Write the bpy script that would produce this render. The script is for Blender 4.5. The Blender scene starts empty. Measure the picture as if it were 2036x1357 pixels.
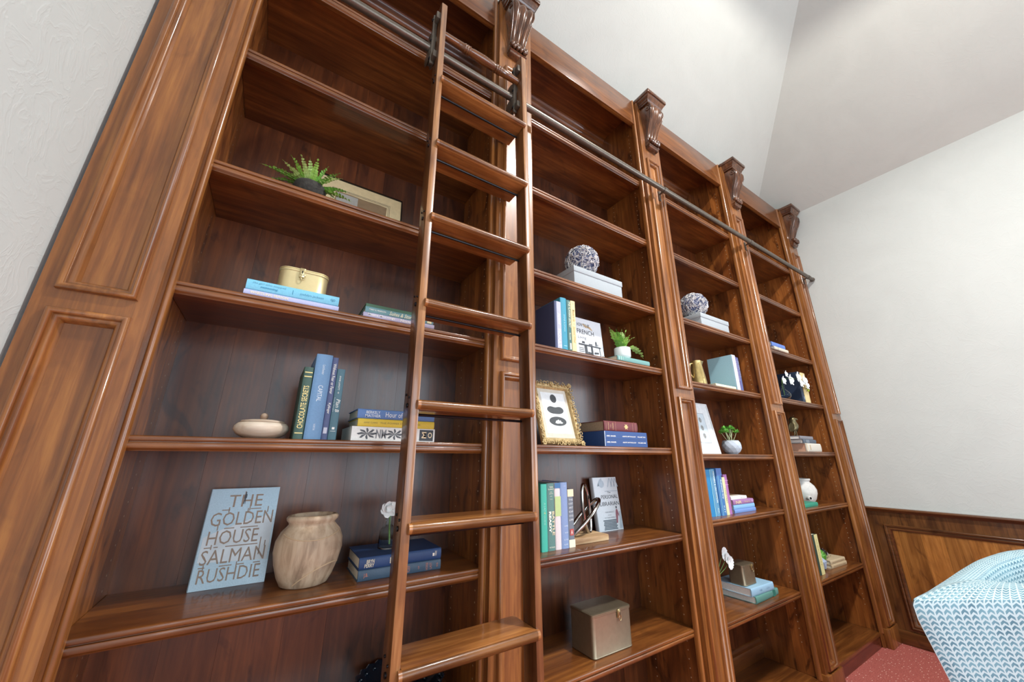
import bpy, bmesh, math, random
from mathutils import Vector, Matrix
random.seed(7)
# ------------------------------------------------------------------ units, camera, world, lights
S = 1.14          # metres per drawing unit
ZF = 1.075        # the drawing's z=0 is the tripod height above the floor
scene = bpy.context.scene
col = scene.collection
R_ = math.radians
def w3(x, y, z): return Vector((x*S, y*S, (z+ZF)*S))

cam_d = bpy.data.cameras.new('camera'); cam = bpy.data.objects.new('camera', cam_d); col.objects.link(cam)
cam_d.sensor_width = 36.0; cam_d.lens = 727.87/2036*36.0; cam_d.clip_start = 0.02
_yaw, _pit, _rol = R_(32.746), R_(17.449), R_(0.235)
_f = Vector((math.sin(_yaw)*math.cos(_pit), math.cos(_yaw)*math.cos(_pit), math.sin(_pit)))
_r = Vector((math.cos(_yaw), -math.sin(_yaw), 0)); _u = _r.cross(_f)
_r2 = math.cos(_rol)*_r + math.sin(_rol)*_u; _u2 = -math.sin(_rol)*_r + math.cos(_rol)*_u
_m = Matrix((_r2, _u2, -_f)).transposed().to_4x4(); _m.translation = w3(0, -1, 0)
cam.matrix_world = _m
scene.camera = cam
vs = scene.view_settings
vs.view_transform = 'Standard'; vs.look = 'None'; vs.gamma = 1.0; vs.use_curve_mapping = False
vs.exposure = -0.29

world = bpy.data.worlds.new('world'); scene.world = world; world.use_nodes = True
_bg = world.node_tree.nodes['Background']; _bg.inputs[0].default_value = (0.80, 0.88, 1.0, 1); _bg.inputs[1].default_value = 1.2

def area(name, loc, rot, sx, sy, power, color):
    l = bpy.data.lights.new(name, 'AREA'); l.shape = 'RECTANGLE'; l.size = sx*S; l.size_y = sy*S
    l.energy = power; l.color = color
    o = bpy.data.objects.new(name, l); col.objects.link(o); o.location = w3(*loc); o.rotation_euler = rot
    return o
# daylight entering by the rear and right windows and an added left one, all behind the camera
area('window_daylight_rear', (1.20, -4.13, 0.45), (R_(90), 0, 0), 2.2, 1.9, 115, (0.76, 0.88, 1.0))
area('window_daylight_side', (3.40, -2.55, 0.45), (R_(90), 0, R_(90)), 1.3, 1.5, 95, (0.76, 0.88, 1.0))
area('added_daylight_left', (-.35, -2.75, 0.45), (R_(90), 0, R_(-90)), 1.3, 1.5, 48, (0.76, 0.88, 1.0))  # added fill for the ceiling slope and left-facing sides

# ------------------------------------------------------------------ materials
MATS = {}
def lin(h):
    h = h.lstrip('#'); v = [int(h[i:i+2], 16)/255 for i in (0, 2, 4)]
    return tuple(c/12.92 if c <= .04045 else ((c+.055)/1.055)**2.4 for c in v) + (1,)
def newmat(name):
    m = bpy.data.materials.new(name); m.use_nodes = True
    nt = m.node_tree; b = nt.nodes['Principled BSDF']
    return m, nt, b
def N(nt, t, **k):
    n = nt.nodes.new(t)
    for a, v in k.items(): setattr(n, a, v)
    return n
def ramp(nt, fac, stops):
    r = N(nt, 'ShaderNodeValToRGB'); e = r.color_ramp.elements
    e[0].position, e[0].color = stops[0]; e[1].position, e[1].color = stops[-1]
    for p, c in stops[1:-1]:
        q = e.new(p); q.color = c
    nt.links.new(fac, r.inputs[0]); return r.outputs[0]
def mixc(nt, fac, a, b, mode='MIX'):
    n = N(nt, 'ShaderNodeMix', data_type='RGBA', blend_type=mode)
    for s, v in ((0, fac), (6, a), (7, b)):
        if hasattr(v, 'links'): nt.links.new(v, n.inputs[s])
        else: n.inputs[s].default_value = v
    return n.outputs[2]
def paint(name, h, rough=.5, metal=0, var=.06, bump=.0, scale=60, spec=.5, coat=0):
    if name in MATS: return MATS[name]
    m, nt, b = newmat(name)
    tc = N(nt, 'ShaderNodeTexCoord'); no = N(nt, 'ShaderNodeTexNoise'); no.inputs['Scale'].default_value = scale; no.inputs['Detail'].default_value = 3
    nt.links.new(tc.outputs['Object'], no.inputs['Vector'])
    c = lin(h); d = tuple(x*(1-var*2) for x in c[:3])+(1,)
    nt.links.new(ramp(nt, no.outputs[0], [(.3, d), (.7, c)]), b.inputs['Base Color'])
    b.inputs['Roughness'].default_value = rough; b.inputs['Metallic'].default_value = metal
    b.inputs['Specular IOR Level'].default_value = spec; b.inputs['Coat Weight'].default_value = coat
    if bump:
        bp = N(nt, 'ShaderNodeBump'); bp.inputs['Strength'].default_value = bump; bp.inputs['Distance'].default_value = .002
        nt.links.new(no.outputs[0], bp.inputs['Height']); nt.links.new(bp.outputs[0], b.inputs['Normal'])
    MATS[name] = m; return m
def wood(name, axis, dark, mid, light, rough=.36, coat=.5, knots=.55, vary=.35, gscale=1.0, blotch=.82, crough=.11):
    if name in MATS: return MATS[name]
    m, nt, b = newmat(name); L = nt.links.new
    tc = N(nt, 'ShaderNodeTexCoord'); oi = N(nt, 'ShaderNodeObjectInfo')
    ad = N(nt, 'ShaderNodeVectorMath', operation='ADD'); sc = N(nt, 'ShaderNodeVectorMath', operation='SCALE')
    cmb = N(nt, 'ShaderNodeCombineXYZ')
    for i in range(3): L(oi.outputs['Random'], cmb.inputs[i])
    L(cmb.outputs[0], sc.inputs[0]); sc.inputs['Scale'].default_value = 17.0
    L(tc.outputs['Object'], ad.inputs[0]); L(sc.outputs[0], ad.inputs[1])
    def mapped(lo, hi):
        mp = N(nt, 'ShaderNodeMapping'); s = [hi, hi, hi]; s['xyz'.index(axis)] = lo
        mp.inputs['Scale'].default_value = s; L(ad.outputs[0], mp.inputs['Vector']); return mp.outputs[0]
    n1 = N(nt, 'ShaderNodeTexNoise'); n1.inputs['Scale'].default_value = 1.0; n1.inputs['Detail'].default_value = 7; n1.inputs['Roughness'].default_value = .62; n1.inputs['Distortion'].default_value = .5
    L(mapped(3.0*gscale, 60*gscale), n1.inputs['Vector'])
    n2 = N(nt, 'ShaderNodeTexNoise'); n2.inputs['Scale'].default_value = 1.0; n2.inputs['Detail'].default_value = 3; n2.inputs['Distortion'].default_value = 1.2
    L(mapped(2.0, 6.5), n2.inputs['Vector'])
    n3 = N(nt, 'ShaderNodeTexNoise'); n3.inputs['Scale'].default_value = 1.0; n3.inputs['Detail'].default_value = 4; n3.inputs['Distortion'].default_value = 2.0
    L(mapped(4.5, 9.0), n3.inputs['Vector'])
    c1 = ramp(nt, n1.outputs[0], [(.28, lin(dark)), (.5, lin(mid)), (.74, lin(light))])
    c2 = ramp(nt, n2.outputs[0], [(.34, (.40, .31, .27, 1)), (.58, (1, 1, 1, 1))])
    c3 = ramp(nt, n3.outputs[0], [(.29, (.20, .14, .12, 1)), (.43, (1, 1, 1, 1))])
    c = mixc(nt, blotch, c1, c2, 'MULTIPLY'); c = mixc(nt, knots, c, c3, 'MULTIPLY')
    hs = N(nt, 'ShaderNodeHueSaturation'); mr = N(nt, 'ShaderNodeMapRange')
    mr.inputs['To Min'].default_value = 1-vary; mr.inputs['To Max'].default_value = 1+vary
    L(oi.outputs['Random'], mr.inputs['Value']); L(mr.outputs[0], hs.inputs['Value']); L(c, hs.inputs['Color'])
    L(hs.outputs[0], b.inputs['Base Color'])
    rr = N(nt, 'ShaderNodeMapRange'); rr.inputs['To Min'].default_value = rough-.06; rr.inputs['To Max'].default_value = rough+.08
    L(n1.outputs[0], rr.inputs['Value']); L(rr.outputs[0], b.inputs['Roughness'])
    b.inputs['Coat Weight'].default_value = coat; b.inputs['Coat Roughness'].default_value = crough
    bp = N(nt, 'ShaderNodeBump'); bp.inputs['Strength'].default_value = .10; bp.inputs['Distance'].default_value = .001
    L(n1.outputs[0], bp.inputs['Height']); L(bp.outputs[0], b.inputs['Normal'])
    MATS[name] = m; return m
CD, CM, CL = '#683d1b', '#8b5526', '#ac7235'
WX = wood('stained_alder_x', 'x', '#5b3314', '#78451c', '#955d28', vary=.10, blotch=.75, knots=.35, coat=.5, crough=.09)
WY = wood('stained_alder_y', 'y', CD, CM, CL, vary=.10)
WZ = wood('stained_alder_z', 'z', CD, CM, CL, vary=.10, blotch=.42, knots=.22)
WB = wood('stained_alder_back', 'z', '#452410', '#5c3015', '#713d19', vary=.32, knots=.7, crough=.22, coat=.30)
WS = wood('stained_alder_side', 'z', '#6a3c18', '#874e21', '#a4652e', vary=.25, knots=.8, crough=.18, coat=.42)
WLZ = wood('ladder_wood_z', 'z', '#724722', '#956236', '#b4834f', rough=.34, knots=.15, vary=.06, gscale=1.3)
WLX = wood('ladder_wood_x', 'x', '#82502a', '#a56a36', '#bf8448', rough=.32, knots=.2, vary=.06, gscale=1.3)
WCV = wood('carved_walnut', 'z', '#3b2113', '#5f3a22', '#7a4c2d', rough=.24, coat=.5, knots=.2, vary=.05)

def plaster(name, h):
    m, nt, b = newmat(name); L = nt.links.new
    tc = N(nt, 'ShaderNodeTexCoord')
    n1 = N(nt, 'ShaderNodeTexNoise'); n1.inputs['Scale'].default_value = 2.2; n1.inputs['Detail'].default_value = 8; n1.inputs['Distortion'].default_value = 1.6
    n2 = N(nt, 'ShaderNodeTexNoise'); n2.inputs['Scale'].default_value = 9; n2.inputs['Detail'].default_value = 4; n2.inputs['Distortion'].default_value = 2.5
    for n in (n1, n2): L(tc.outputs['Object'], n.inputs['Vector'])
    c = lin(h); d = tuple(x*.95 for x in c[:3])+(1,)
    L(ramp(nt, n1.outputs[0], [(.3, d), (.7, c)]), b.inputs['Base Color'])
    r = ramp(nt, n2.outputs[0], [(.44, (0, 0, 0, 1)), (.5, (1, 1, 1, 1)), (.56, (.3, .3, .3, 1))])
    bp = N(nt, 'ShaderNodeBump'); bp.inputs['Strength'].default_value = .13; bp.inputs['Distance'].default_value = .003
    L(r, bp.inputs['Height']); L(bp.outputs[0], b.inputs['Normal'])
    b.inputs['Roughness'].default_value = .75
    return m
PLASTER = plaster('trowelled_plaster', '#ccd0cb'); PLASTER2 = plaster('trowelled_plaster_ceiling', '#c7c9c2')

def carpet_mat():
    m, nt, b = newmat('red_carpet'); L = nt.links.new
    tc = N(nt, 'ShaderNodeTexCoord')
    n1 = N(nt, 'ShaderNodeTexNoise'); n1.inputs['Scale'].default_value = 160; n1.inputs['Detail'].default_value = 3
    mp = N(nt, 'ShaderNodeMapping'); mp.inputs['Scale'].default_value = (26, 80, 1); mp.inputs['Rotation'].default_value = (0, 0, .25)
    vo = N(nt, 'ShaderNodeTexVoronoi'); vo.inputs['Scale'].default_value = 1.0; vo.inputs['Randomness'].default_value = .55
    L(tc.outputs['Object'], n1.inputs['Vector']); L(tc.outputs['Object'], mp.inputs['Vector']); L(mp.outputs[0], vo.inputs['Vector'])
    base = ramp(nt, n1.outputs[0], [(.3, lin('#9c4a42')), (.7, lin('#c26a60'))])
    dash = ramp(nt, vo.outputs['Distance'], [(.13, (1, 1, 1, 1)), (.2, (0, 0, 0, 1))])
    L(mixc(nt, dash, base, lin('#e0b0a2')), b.inputs['Base Color'])
    bp = N(nt, 'ShaderNodeBump'); bp.inputs['Strength'].default_value = .7; bp.inputs['Distance'].default_value = .006
    L(n1.outputs[0], bp.inputs['Height']); L(bp.outputs[0], b.inputs['Normal']); b.inputs['Roughness'].default_value = .95
    return m
CARPET = carpet_mat()

def zigzag_mat():
    m, nt, b = newmat('zigzag_upholstery'); L = nt.links.new
    uv = N(nt, 'ShaderNodeUVMap'); sep = N(nt, 'ShaderNodeSeparateXYZ'); L(uv.outputs[0], sep.inputs[0])
    def mt(op, a, c=None):
        n = N(nt, 'ShaderNodeMath', operation=op)
        for i, v in enumerate((a, c)):
            if v is None: continue
            if hasattr(v, 'links'): L(v, n.inputs[i])
            else: n.inputs[i].default_value = v
        return n.outputs[0]
    u = mt('MULTIPLY', sep.outputs[0], 39.0); v = mt('MULTIPLY', sep.outputs[1], 66.0)
    fu = mt('ABSOLUTE', mt('SUBTRACT', mt('FRACT', u), .5))                 # 0 in the middle, .5 at the column's sides
    ph = mt('FRACT', mt('ADD', v, mt('MULTIPLY', fu, 1.3)))
    arrow = mt('MULTIPLY', mt('LESS_THAN', ph, .56), mt('LESS_THAN', fu, .40))
    no = N(nt, 'ShaderNodeTexNoise'); no.inputs['Scale'].default_value = 14; L(uv.outputs[0], no.inputs['Vector'])
    dk = ramp(nt, no.outputs[0], [(.35, lin('#3f6b7d')), (.65, lin('#64909e'))])
    L(mixc(nt, mt('MULTIPLY', arrow, .92), lin('#b4c8cc'), dk), b.inputs['Base Color'])
    b.inputs['Roughness'].default_value = .9
    bp = N(nt, 'ShaderNodeBump'); bp.inputs['Strength'].default_value = .25; bp.inputs['Distance'].default_value = .003
    L(arrow, bp.inputs['Height']); L(bp.outputs[0], b.inputs['Normal'])
    return m
ZIG = zigzag_mat()
def glass(name, h, rough=.02):
    m, nt, b = newmat(name); b.inputs['Base Color'].default_value = lin(h); b.inputs['Roughness'].default_value = rough
    b.inputs['Transmission Weight'].default_value = 1.0; b.inputs['IOR'].default_value = 1.16
    no = N(nt, 'ShaderNodeTexNoise'); no.inputs['Scale'].default_value = 8; bp = N(nt, 'ShaderNodeBump'); bp.inputs['Strength'].default_value = .03
    nt.links.new(no.outputs[0], bp.inputs['Height']); nt.links.new(bp.outputs[0], b.inputs['Normal'])
    return m
GLASS = glass('clear_glass', '#f2fafa')
IRON = paint('aged_bronze', '#70675c', .34, .6, .10)
STEELROD = paint('dark_steel', '#2b2a2c', .35, .8)
PAGES = paint('page_edges', '#e9dfc8', .8, 0, .10, .3, 220)
PAGEW = paint('white_page_edges', '#f1eee6', .8, 0, .06, .3, 220)
BRASSPIN = paint('peg_sleeve', '#d2c4a8', .4, .4)

# ------------------------------------------------------------------ mesh helpers (drawing units)
def BM(): return bmesh.new()
def add_box(bm, x0, x1, y0, y1, z0, z1):
    v = [bm.verts.new(p) for p in ((x0,y0,z0),(x1,y0,z0),(x1,y1,z0),(x0,y1,z0),(x0,y0,z1),(x1,y0,z1),(x1,y1,z1),(x0,y1,z1))]
    for f in ((0,3,2,1),(4,5,6,7),(0,1,5,4),(1,2,6,5),(2,3,7,6),(3,0,4,7)): bm.faces.new([v[i] for i in f])
    return bm
def add_loft(bm, rings, closed=True, cap=True):
    rs = [[bm.verts.new(p) for p in r] for r in rings]
    n = len(rs[0])
    for a, b in zip(rs, rs[1:]):
        for i in range(n if closed else n-1):
            j = (i+1) % n; bm.faces.new((a[i], a[j], b[j], b[i]))
    if cap and closed:
        bm.faces.new(rs[0][::-1]); bm.faces.new(rs[-1])
    return rs
def add_lathe(bm, prof, c=(0,0,0), seg=28, sx=1, sy=1, cap=True):
    rings = [[(c[0]+r*sx*math.cos(2*math.pi*i/seg), c[1]+r*sy*math.sin(2*math.pi*i/seg), c[2]+z) for i in range(seg)] for r, z in prof]
    return add_loft(bm, rings, True, cap)
def add_prism(bm, poly, plane, a, b):
    def P(p, t): return {'yz': (t, p[0], p[1]), 'xz': (p[0], t, p[1]), 'xy': (p[0], p[1], t)}[plane]
    add_loft(bm, [[P(p, a) for p in poly], [P(p, b) for p in poly]])
def add_tube(bm, pts, r, seg=8, closed=False):
    pts = [Vector(p) for p in pts]; n = len(pts); rings = []
    t0 = (pts[1]-pts[0]).normalized(); up = Vector((0,0,1)) if abs(t0.z) < .9 else Vector((0,1,0))
    u = t0.cross(up).normalized()
    for i, p in enumerate(pts):
        if closed: t = (pts[(i+1) % n]-pts[i-1]).normalized()
        else: t = (pts[min(i+1, n-1)]-pts[max(i-1, 0)]).normalized()
        u = (u - t*u.dot(t)); u = u.normalized() if u.length > 1e-6 else t.orthogonal().normalized()
        v = t.cross(u); rr = r[i] if isinstance(r, (list, tuple)) else r
        rings.append([p + rr*(math.cos(2*math.pi*k/seg)*u + math.sin(2*math.pi*k/seg)*v) for k in range(seg)])
    if closed:
        rs = add_loft(bm, rings, True, False); a, b = rs[-1], rs[0]
        best = min(range(seg), key=lambda s: (a[0].co-b[s].co).length)
        for k in range(seg): bm.faces.new((a[k], a[(k+1) % seg], b[(k+1+best) % seg], b[(k+best) % seg]))
    else: add_loft(bm, rings, True, True)
def add_ball(bm, c, rx, ry=None, rz=None, seg=12, rings=8):
    ry = ry or rx; rz = rz or rx
    prof = [(math.sin(math.pi*(i+.0)/rings), -math.cos(math.pi*i/rings)) for i in range(rings+1)]
    prof[0] = (.02, -1); prof[-1] = (.02, 1)
    add_loft(bm, [[(c[0]+r*rx*math.cos(2*math.pi*k/seg), c[1]+r*ry*math.sin(2*math.pi*k/seg), c[2]+z*rz) for k in range(seg)] for r, z in prof])
def add_frame(bm, x0, x1, z0, z1, prof, fn=lambda x, y, z: (x, y, z)):
    rings = [[bm.verts.new(fn(*p)) for p in ((x0+i, y, z0+i), (x1-i, y, z0+i), (x1-i, y, z1-i), (x0+i, y, z1-i))] for i, y in prof]
    for a, b in zip(rings, rings[1:]):
        for k in range(4): j = (k+1) % 4; bm.faces.new((a[k], a[j], b[j], b[k]))
    return rings
ORG = {}
def fin(bm, name, mat, parent=None, M=None, bevel=0, bseg=2, sharp=38, org=None, smooth=True):
    if M is not None: bm.transform(M)
    if bevel:
        bmesh.ops.recalc_face_normals(bm, faces=bm.faces)
        es = [e for e in bm.edges if len(e.link_faces) == 2 and e.calc_face_angle(0) > R_(40)]
        bmesh.ops.bevel(bm, geom=es, offset=bevel, segments=bseg, affect='EDGES', profile=.5, clamp_overlap=True)
    bmesh.ops.recalc_face_normals(bm, faces=bm.faces)
    o0 = ORG[parent.name] if parent is not None else (Vector(org) if org else None)
    if o0 is None:
        xs = [v.co for v in bm.verts]
        o0 = Vector(((min(p.x for p in xs)+max(p.x for p in xs))/2, (min(p.y for p in xs)+max(p.y for p in xs))/2, min(p.z for p in xs)))
    for v in bm.verts: v.co = (v.co - o0)*S
    me = bpy.data.meshes.new(name); bm.to_mesh(me); bm.free()
    if mat is not None: me.materials.append(mat)
    if smooth:
        me.polygons.foreach_set('use_smooth', [True]*len(me.polygons)); me.set_sharp_from_angle(angle=R_(sharp))
    o = bpy.data.objects.new(name, me); col.objects.link(o)
    if parent is not None: o.parent = parent
    else: o.location = w3(*o0)
    ORG[o.name] = o0
    return o
def tag(o, label=None, cat=None, group=None, kind=None):
    for k, v in (('label', label), ('category', cat), ('group', group), ('kind', kind)):
        if v: o[k] = v
    return o
def thing(name, label, cat, org, group=None):
    o = bpy.data.objects.new(name, None); col.objects.link(o); o.location = w3(*org); o.empty_display_size = .05
    ORG[o.name] = Vector(org); return tag(o, label, cat, group)
def struct(bm, name, mat, **k):
    return tag(fin(bm, name, mat, **k), kind='structure')
def box(name, mat, parent, *d, bevel=0, M=None, **k):
    return fin(add_box(BM(), *d), name, mat, parent, M=M, bevel=bevel, **k)
_tc = {}
def glyphs(s, bold=0.0, shear=0.0):
    k = (s, bold, shear)
    if k not in _tc:
        cu = bpy.data.curves.new('t', 'FONT'); cu.body = s; cu.resolution_u = 2; cu.offset = bold; cu.shear = shear
        ob = bpy.data.objects.new('t', cu); col.objects.link(ob)
        bpy.context.view_layer.update()
        me = bpy.data.meshes.new_from_object(ob.evaluated_get(bpy.context.evaluated_depsgraph_get()))
        vs_ = [v.co.copy() for v in me.vertices]; fs = [tuple(p.vertices) for p in me.polygons]
        bpy.data.objects.remove(ob); bpy.data.curves.remove(cu); bpy.data.meshes.remove(me)
        x0 = min(v.x for v in vs_); x1 = max(v.x for v in vs_); y0 = min(v.y for v in vs_); y1 = max(v.y for v in vs_)
        _tc[k] = ([((v.x-x0)/(x1-x0), (v.y-y0)/(y1-y0)) for v in vs_], fs)
    return _tc[k]
def add_text(bm, s, o, r, u, w, h, bold=0.0, shear=0.0):
    vs_, fs = glyphs(s, bold, shear); o, r, u = Vector(o), Vector(r), Vector(u)
    vv = [bm.verts.new(o+r*(x*w)+u*(y*h)) for x, y in vs_]
    for f in fs:
        try: bm.faces.new([vv[i] for i in f])
        except ValueError: pass
def add_poly(bm, pts, o, r, u):
    o, r, u = Vector(o), Vector(r), Vector(u)
    try: bm.faces.new([bm.verts.new(o+r*a+u*b) for a, b in pts])
    except ValueError: pass
def flat(bm, name, mat, parent, M=None):
    if M is not None: bm.transform(M)
    bm2 = bm; o0 = ORG[parent.name]
    for v in bm2.verts: v.co = (v.co-o0)*S
    me = bpy.data.meshes.new(name); bm2.to_mesh(me); bm2.free(); me.materials.append(mat)
    o = bpy.data.objects.new(name, me); col.objects.link(o); o.parent = parent; ORG[o.name] = o0
    return o

# ------------------------------------------------------------------ the room
XL, XR, YB, YF, ZC = -.406, 3.455, .27, -4.2, 1.975
Z0 = -ZF
struct(add_box(BM(), XL-.1, XR+.1, YF-.1, YB+.1, Z0-.05, Z0), 'floor', CARPET)
struct(add_box(BM(), XL-.1, XR+.1, YB, YB+.1, Z0, ZC+.02), 'wall_back', PLASTER)
def holed(bm, a0, a1, h0, h1, z0, z1, zt, put):
    for d in ((a0, h0, z0, zt), (h1, a1, z0, zt), (h0, h1, z0, Z1w[0]), (h0, h1, Z1w[1], zt)): put(bm, *d)
Z1w = (-.50, 1.40)
bm = BM(); holed(bm, XL-.1, XR+.1, .10, 2.30, Z0, None, ZC+.02, lambda b, a0, a1, z0, z1: add_box(b, a0, a1, YF-.1, YF, z0, z1)); struct(bm, 'wall_front', PLASTER)
Z1w = (-.30, 1.20)
bm = BM(); holed(bm, YF, YB, -3.2, -1.9, Z0, None, ZC+.02, lambda b, a0, a1, z0, z1: add_box(b, XR, XR+.1, a0, a1, z0, z1))
wr = struct(bm, 'wall_right', PLASTER)
bm = BM(); holed(bm, YF, YB, -3.4, -2.1, Z0, None, ZC+.02, lambda b, a0, a1, z0, z1: add_box(b, XL-.1, XL, a0, a1, z0, z1)); struct(bm, 'wall_left', PLASTER)
# windows: casing, mullions and panes
def window(name, fn, a0, a1, z0, z1, n):
    bm = BM()
    for d in ((a0-.06, a0, z0-.06, z1+.06), (a1, a1+.06, z0-.06, z1+.06), (a0, a1, z1, z1+.06), (a0, a1, z0-.06, z0)): fn(bm, d[0], d[1], -.02, .015, d[2], d[3])
    for i in range(1, n): x = a0+(a1-a0)*i/n; fn(bm, x-.012, x+.012, .03, .05, z0, z1)
    zm = z0+(z1-z0)*.62; fn(bm, a0, a1, .03, .05, zm-.012, zm+.012)
    f = struct(bm, name, WZ)
    for i in range(n):
        for zz0, zz1 in ((z0, zm), (zm, z1)):
            b2 = BM(); fn(b2, a0+(a1-a0)*i/n+.012, a0+(a1-a0)*(i+1)/n-.012, .037, .041, zz0+.012, zz1-.012); fin(b2, 'pane', GLASS, f)
    return f
window('window_1', lambda b, a0, a1, d0, d1, z0, z1: add_box(b, a0, a1, YF-d1, YF-d0, z0, z1), .10, 2.30, -.50, 1.40, 3)
window('window_2', lambda b, a0, a1, d0, d1, z0, z1: add_box(b, XR+d0, XR+d1, a0, a1, z0, z1), -3.2, -1.9, -.30, 1.20, 2)
window('added_window_3', lambda b, a0, a1, d0, d1, z0, z1: add_box(b, XL-d1, XL-d0, a0, a1, z0, z1), -3.4, -2.1, -.30, 1.20, 2)  # unseen window, added to go with the left fill light
# hipped plaster ceiling: four slopes rising from the wall heads
sl = 1.1; rise = (XR-XL)/2; zr = ZC+sl*rise; xm = (XL+XR)/2
bm = BM()
P = {k: bm.verts.new(v) for k, v in dict(a=(XL, YB, ZC), b=(XR, YB, ZC), c=(XR, YF, ZC), d=(XL, YF, ZC), r=(xm, YB-rise, zr), s=(xm, YF+rise, zr)).items()}
for f in ('abr', 'bcsr', 'cds', 'dars'): bm.faces.new([P[k] for k in f])
r2 = bmesh.ops.extrude_face_region(bm, geom=list(bm.faces)); bmesh.ops.translate(bm, verts=[v for v in r2['geom'] if isinstance(v, bmesh.types.BMVert)], vec=(0, 0, .12))
struct(bm, 'ceiling', PLASTER2, sharp=5)
# grey caulk line where the bookcase meets the left wall
struct(add_box(BM(), XL, XL+.010, -.010, -.002, Z0, 1.97), 'trim_1', paint('grey_caulk', '#8e9096', .7))

# wainscot on the right wall: sheet of boards, chair rail, raised panel mouldings, base
XW = XR-.012
fw = lambda x, y, z: (XW-y, x, z)           # maps (along wall, depth into room, z)
WD = wood('wainscot_stile', 'z', '#4a2c15', '#6b431f', '#84572c', vary=.05, blotch=.7)
WDY = wood('wainscot_rail', 'y', '#452813', '#633c1c', '#7c5028', vary=.05, blotch=.6)
box('wainscot_sheet', WD, wr, XW, XR, -1.86, -.001, Z0, -.335)
bm = BM(); add_prism(bm, [(XR, -.338), (XW-.006, -.338), (XW-.010, -.330), (XW-.022, -.325), (XW-.026, -.318), (XW-.022, -.310), (XR, -.310)], 'xz', -1.86, -.001); fin(bm, 'chair_rail', WDY, wr)
MP = [(0, 0), (.0, .010), (.004, .016), (.010, .016), (.014, .010), (.018, .013), (.024, .012), (.030, .003), (.034, .000)]
for a0, a1 in ((-.96, -.105), (-1.82, -1.02)):
    bm = BM(); add_frame(bm, a0, a1, -.985, -.409, MP, fw); fin(bm, 'panel_moulding', WDY, wr, sharp=70)
    k = a0+.034
    while k < a1-.04:
        e = min(k+.095, a1-.034); box('board', wood('wainscot_board', 'z', '#82501f', '#a66d32', '#c08443', vary=.2, knots=.5), wr, XW-.003, XW+.001, k, e-.0006, -.951, -.443); k = e
box('base_board', WDY, wr, XW-.010, XW, -1.86, -.04, Z0, Z0+.075, bevel=.002)

# ------------------------------------------------------------------ the bookcase
BAY = [(-.2225, .5387), (.7307, 1.4574), (1.6494, 2.3625), (2.5545, 3.2715)]
SH = [[-.625, -.2907, .0358, .3635, .6919, 1.072, 1.4329], [-.6167, -.2946, .0359, .3835, .6813, 1.0584, 1.4211],
      [-.6426, -.2634, .0136, .3519, .6835, 1.0617, 1.4178], [-.6352, -.2826, .0344, .3531, .6774, 1.0553, 1.4197]]
PM = [-.3185, .6347, 1.5534, 2.4585, 3.3625]
DK, FB, FT, YK = -1.0, 1.811, 1.99, .25
bc = thing('bookcase', 'floor to ceiling dark stained built-in bookcase filling the whole wall', 'bookcase', (1.53, .12, Z0))
SHELF = [(YK, 0), (.006, 0), (.001, -.0012), (0, -.003), (0, -.0085), (.001, -.0100), (.005, -.0106), (.005, -.0126), (.0015, -.0132), (.0005, -.0145), (.0005, -.0225), (.002, -.0245), (.006, -.0262), (.0075, -.029), (.022, -.029), (.022, -.020), (YK, -.020)]
peg = BM()
for bi, (x0, x1) in enumerate(BAY):
    a, b = x0-.015, x1+.015
    n = 7; ws = [random.uniform(.8, 1.25) for _ in range(n)]; t = sum(ws); x = a
    for q in ws:
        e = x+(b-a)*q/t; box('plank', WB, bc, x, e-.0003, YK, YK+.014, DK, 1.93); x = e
    for xx in ((a-.012, a), (b, b+.012)):
        for y0_, y1_ in zip((.004, .088, .165), (.088, .165, YK)): box('side_board', WS, bc, xx[0], xx[1], y0_, y1_-.0005, DK, 1.93)
    box('top_panel', WX, bc, a, b, .014, YK, 1.915, 1.93)
    box('fascia', WX, bc, x0-.012, x1+.012, -.008, .012, FB, FT, bevel=.002)
    box('fascia_bead', WX, bc, x0, x1, -.012, -.004, FB, FB+.008, bevel=.002)
    bm = BM(); add_prism(bm, [(YK, 1.915), (YK-.030, 1.915), (YK-.028, 1.905), (YK-.018, 1.897), (YK-.014, 1.885), (YK-.006, 1.876), (YK, 1.872)], 'yz', a, b); fin(bm, 'inner_crown', WX, bc)
    for z in SH[bi]:
        bm = BM(); add_prism(bm, [(y, z+dz) for y, dz in SHELF], 'yz', a+.001, b-.001); fin(bm, 'shelf', WX, bc, sharp=50)
    box('deck', WX, bc, a, b, 0, YK, DK-.018, DK, bevel=.003)
    box('kick_board', wood('kick_wood', 'x', '#35160d', '#5c2a18', '#74381f', vary=.08), bc, x0-.012, x1+.012, .006, .02, Z0, DK-.018)
    bm = BM(); add_prism(bm, [(YK, DK), (YK-.016, DK), (YK-.016, DK+.05), (YK-.010, DK+.058), (YK-.012, DK+.068), (YK-.006, DK+.08), (YK, DK+.084)], 'yz', a, b); fin(bm, 'inner_baseboard', WX, bc)
    for s, xp in ((1, a), (-1, b)):
        for yp in (.045, .20):
            z = DK+.13
            while z < 1.80:
                if min(abs(z-h+.01) for h in SH[bi]) > .022:
                    c = [bm_v for bm_v in (peg.verts.new((xp+s*.0006, yp+0.0024*math.cos(k*math.pi/3), z+.0024*math.sin(k*math.pi/3))) for k in range(6))]
                    peg.faces.new(c)
                z += .0285
tag(fin(peg, 'peg_holes', BRASSPIN, bc, smooth=False), kind='stuff')
box('top_board', WX, bc, XL+.005, XR-.003, .012, YK+.014, 1.93, 1.944)
PMOULD = [(0, -.030), (0, -.037), (.0015, -.041), (.0045, -.0438), (.008, -.0435), (.0105, -.040), (.0115, -.034), (.0130, -.0345), (.0155, -.034), (.018, -.031), (.0205, -.025), (.023, -.020), (.0235, -.0145)]
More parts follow.
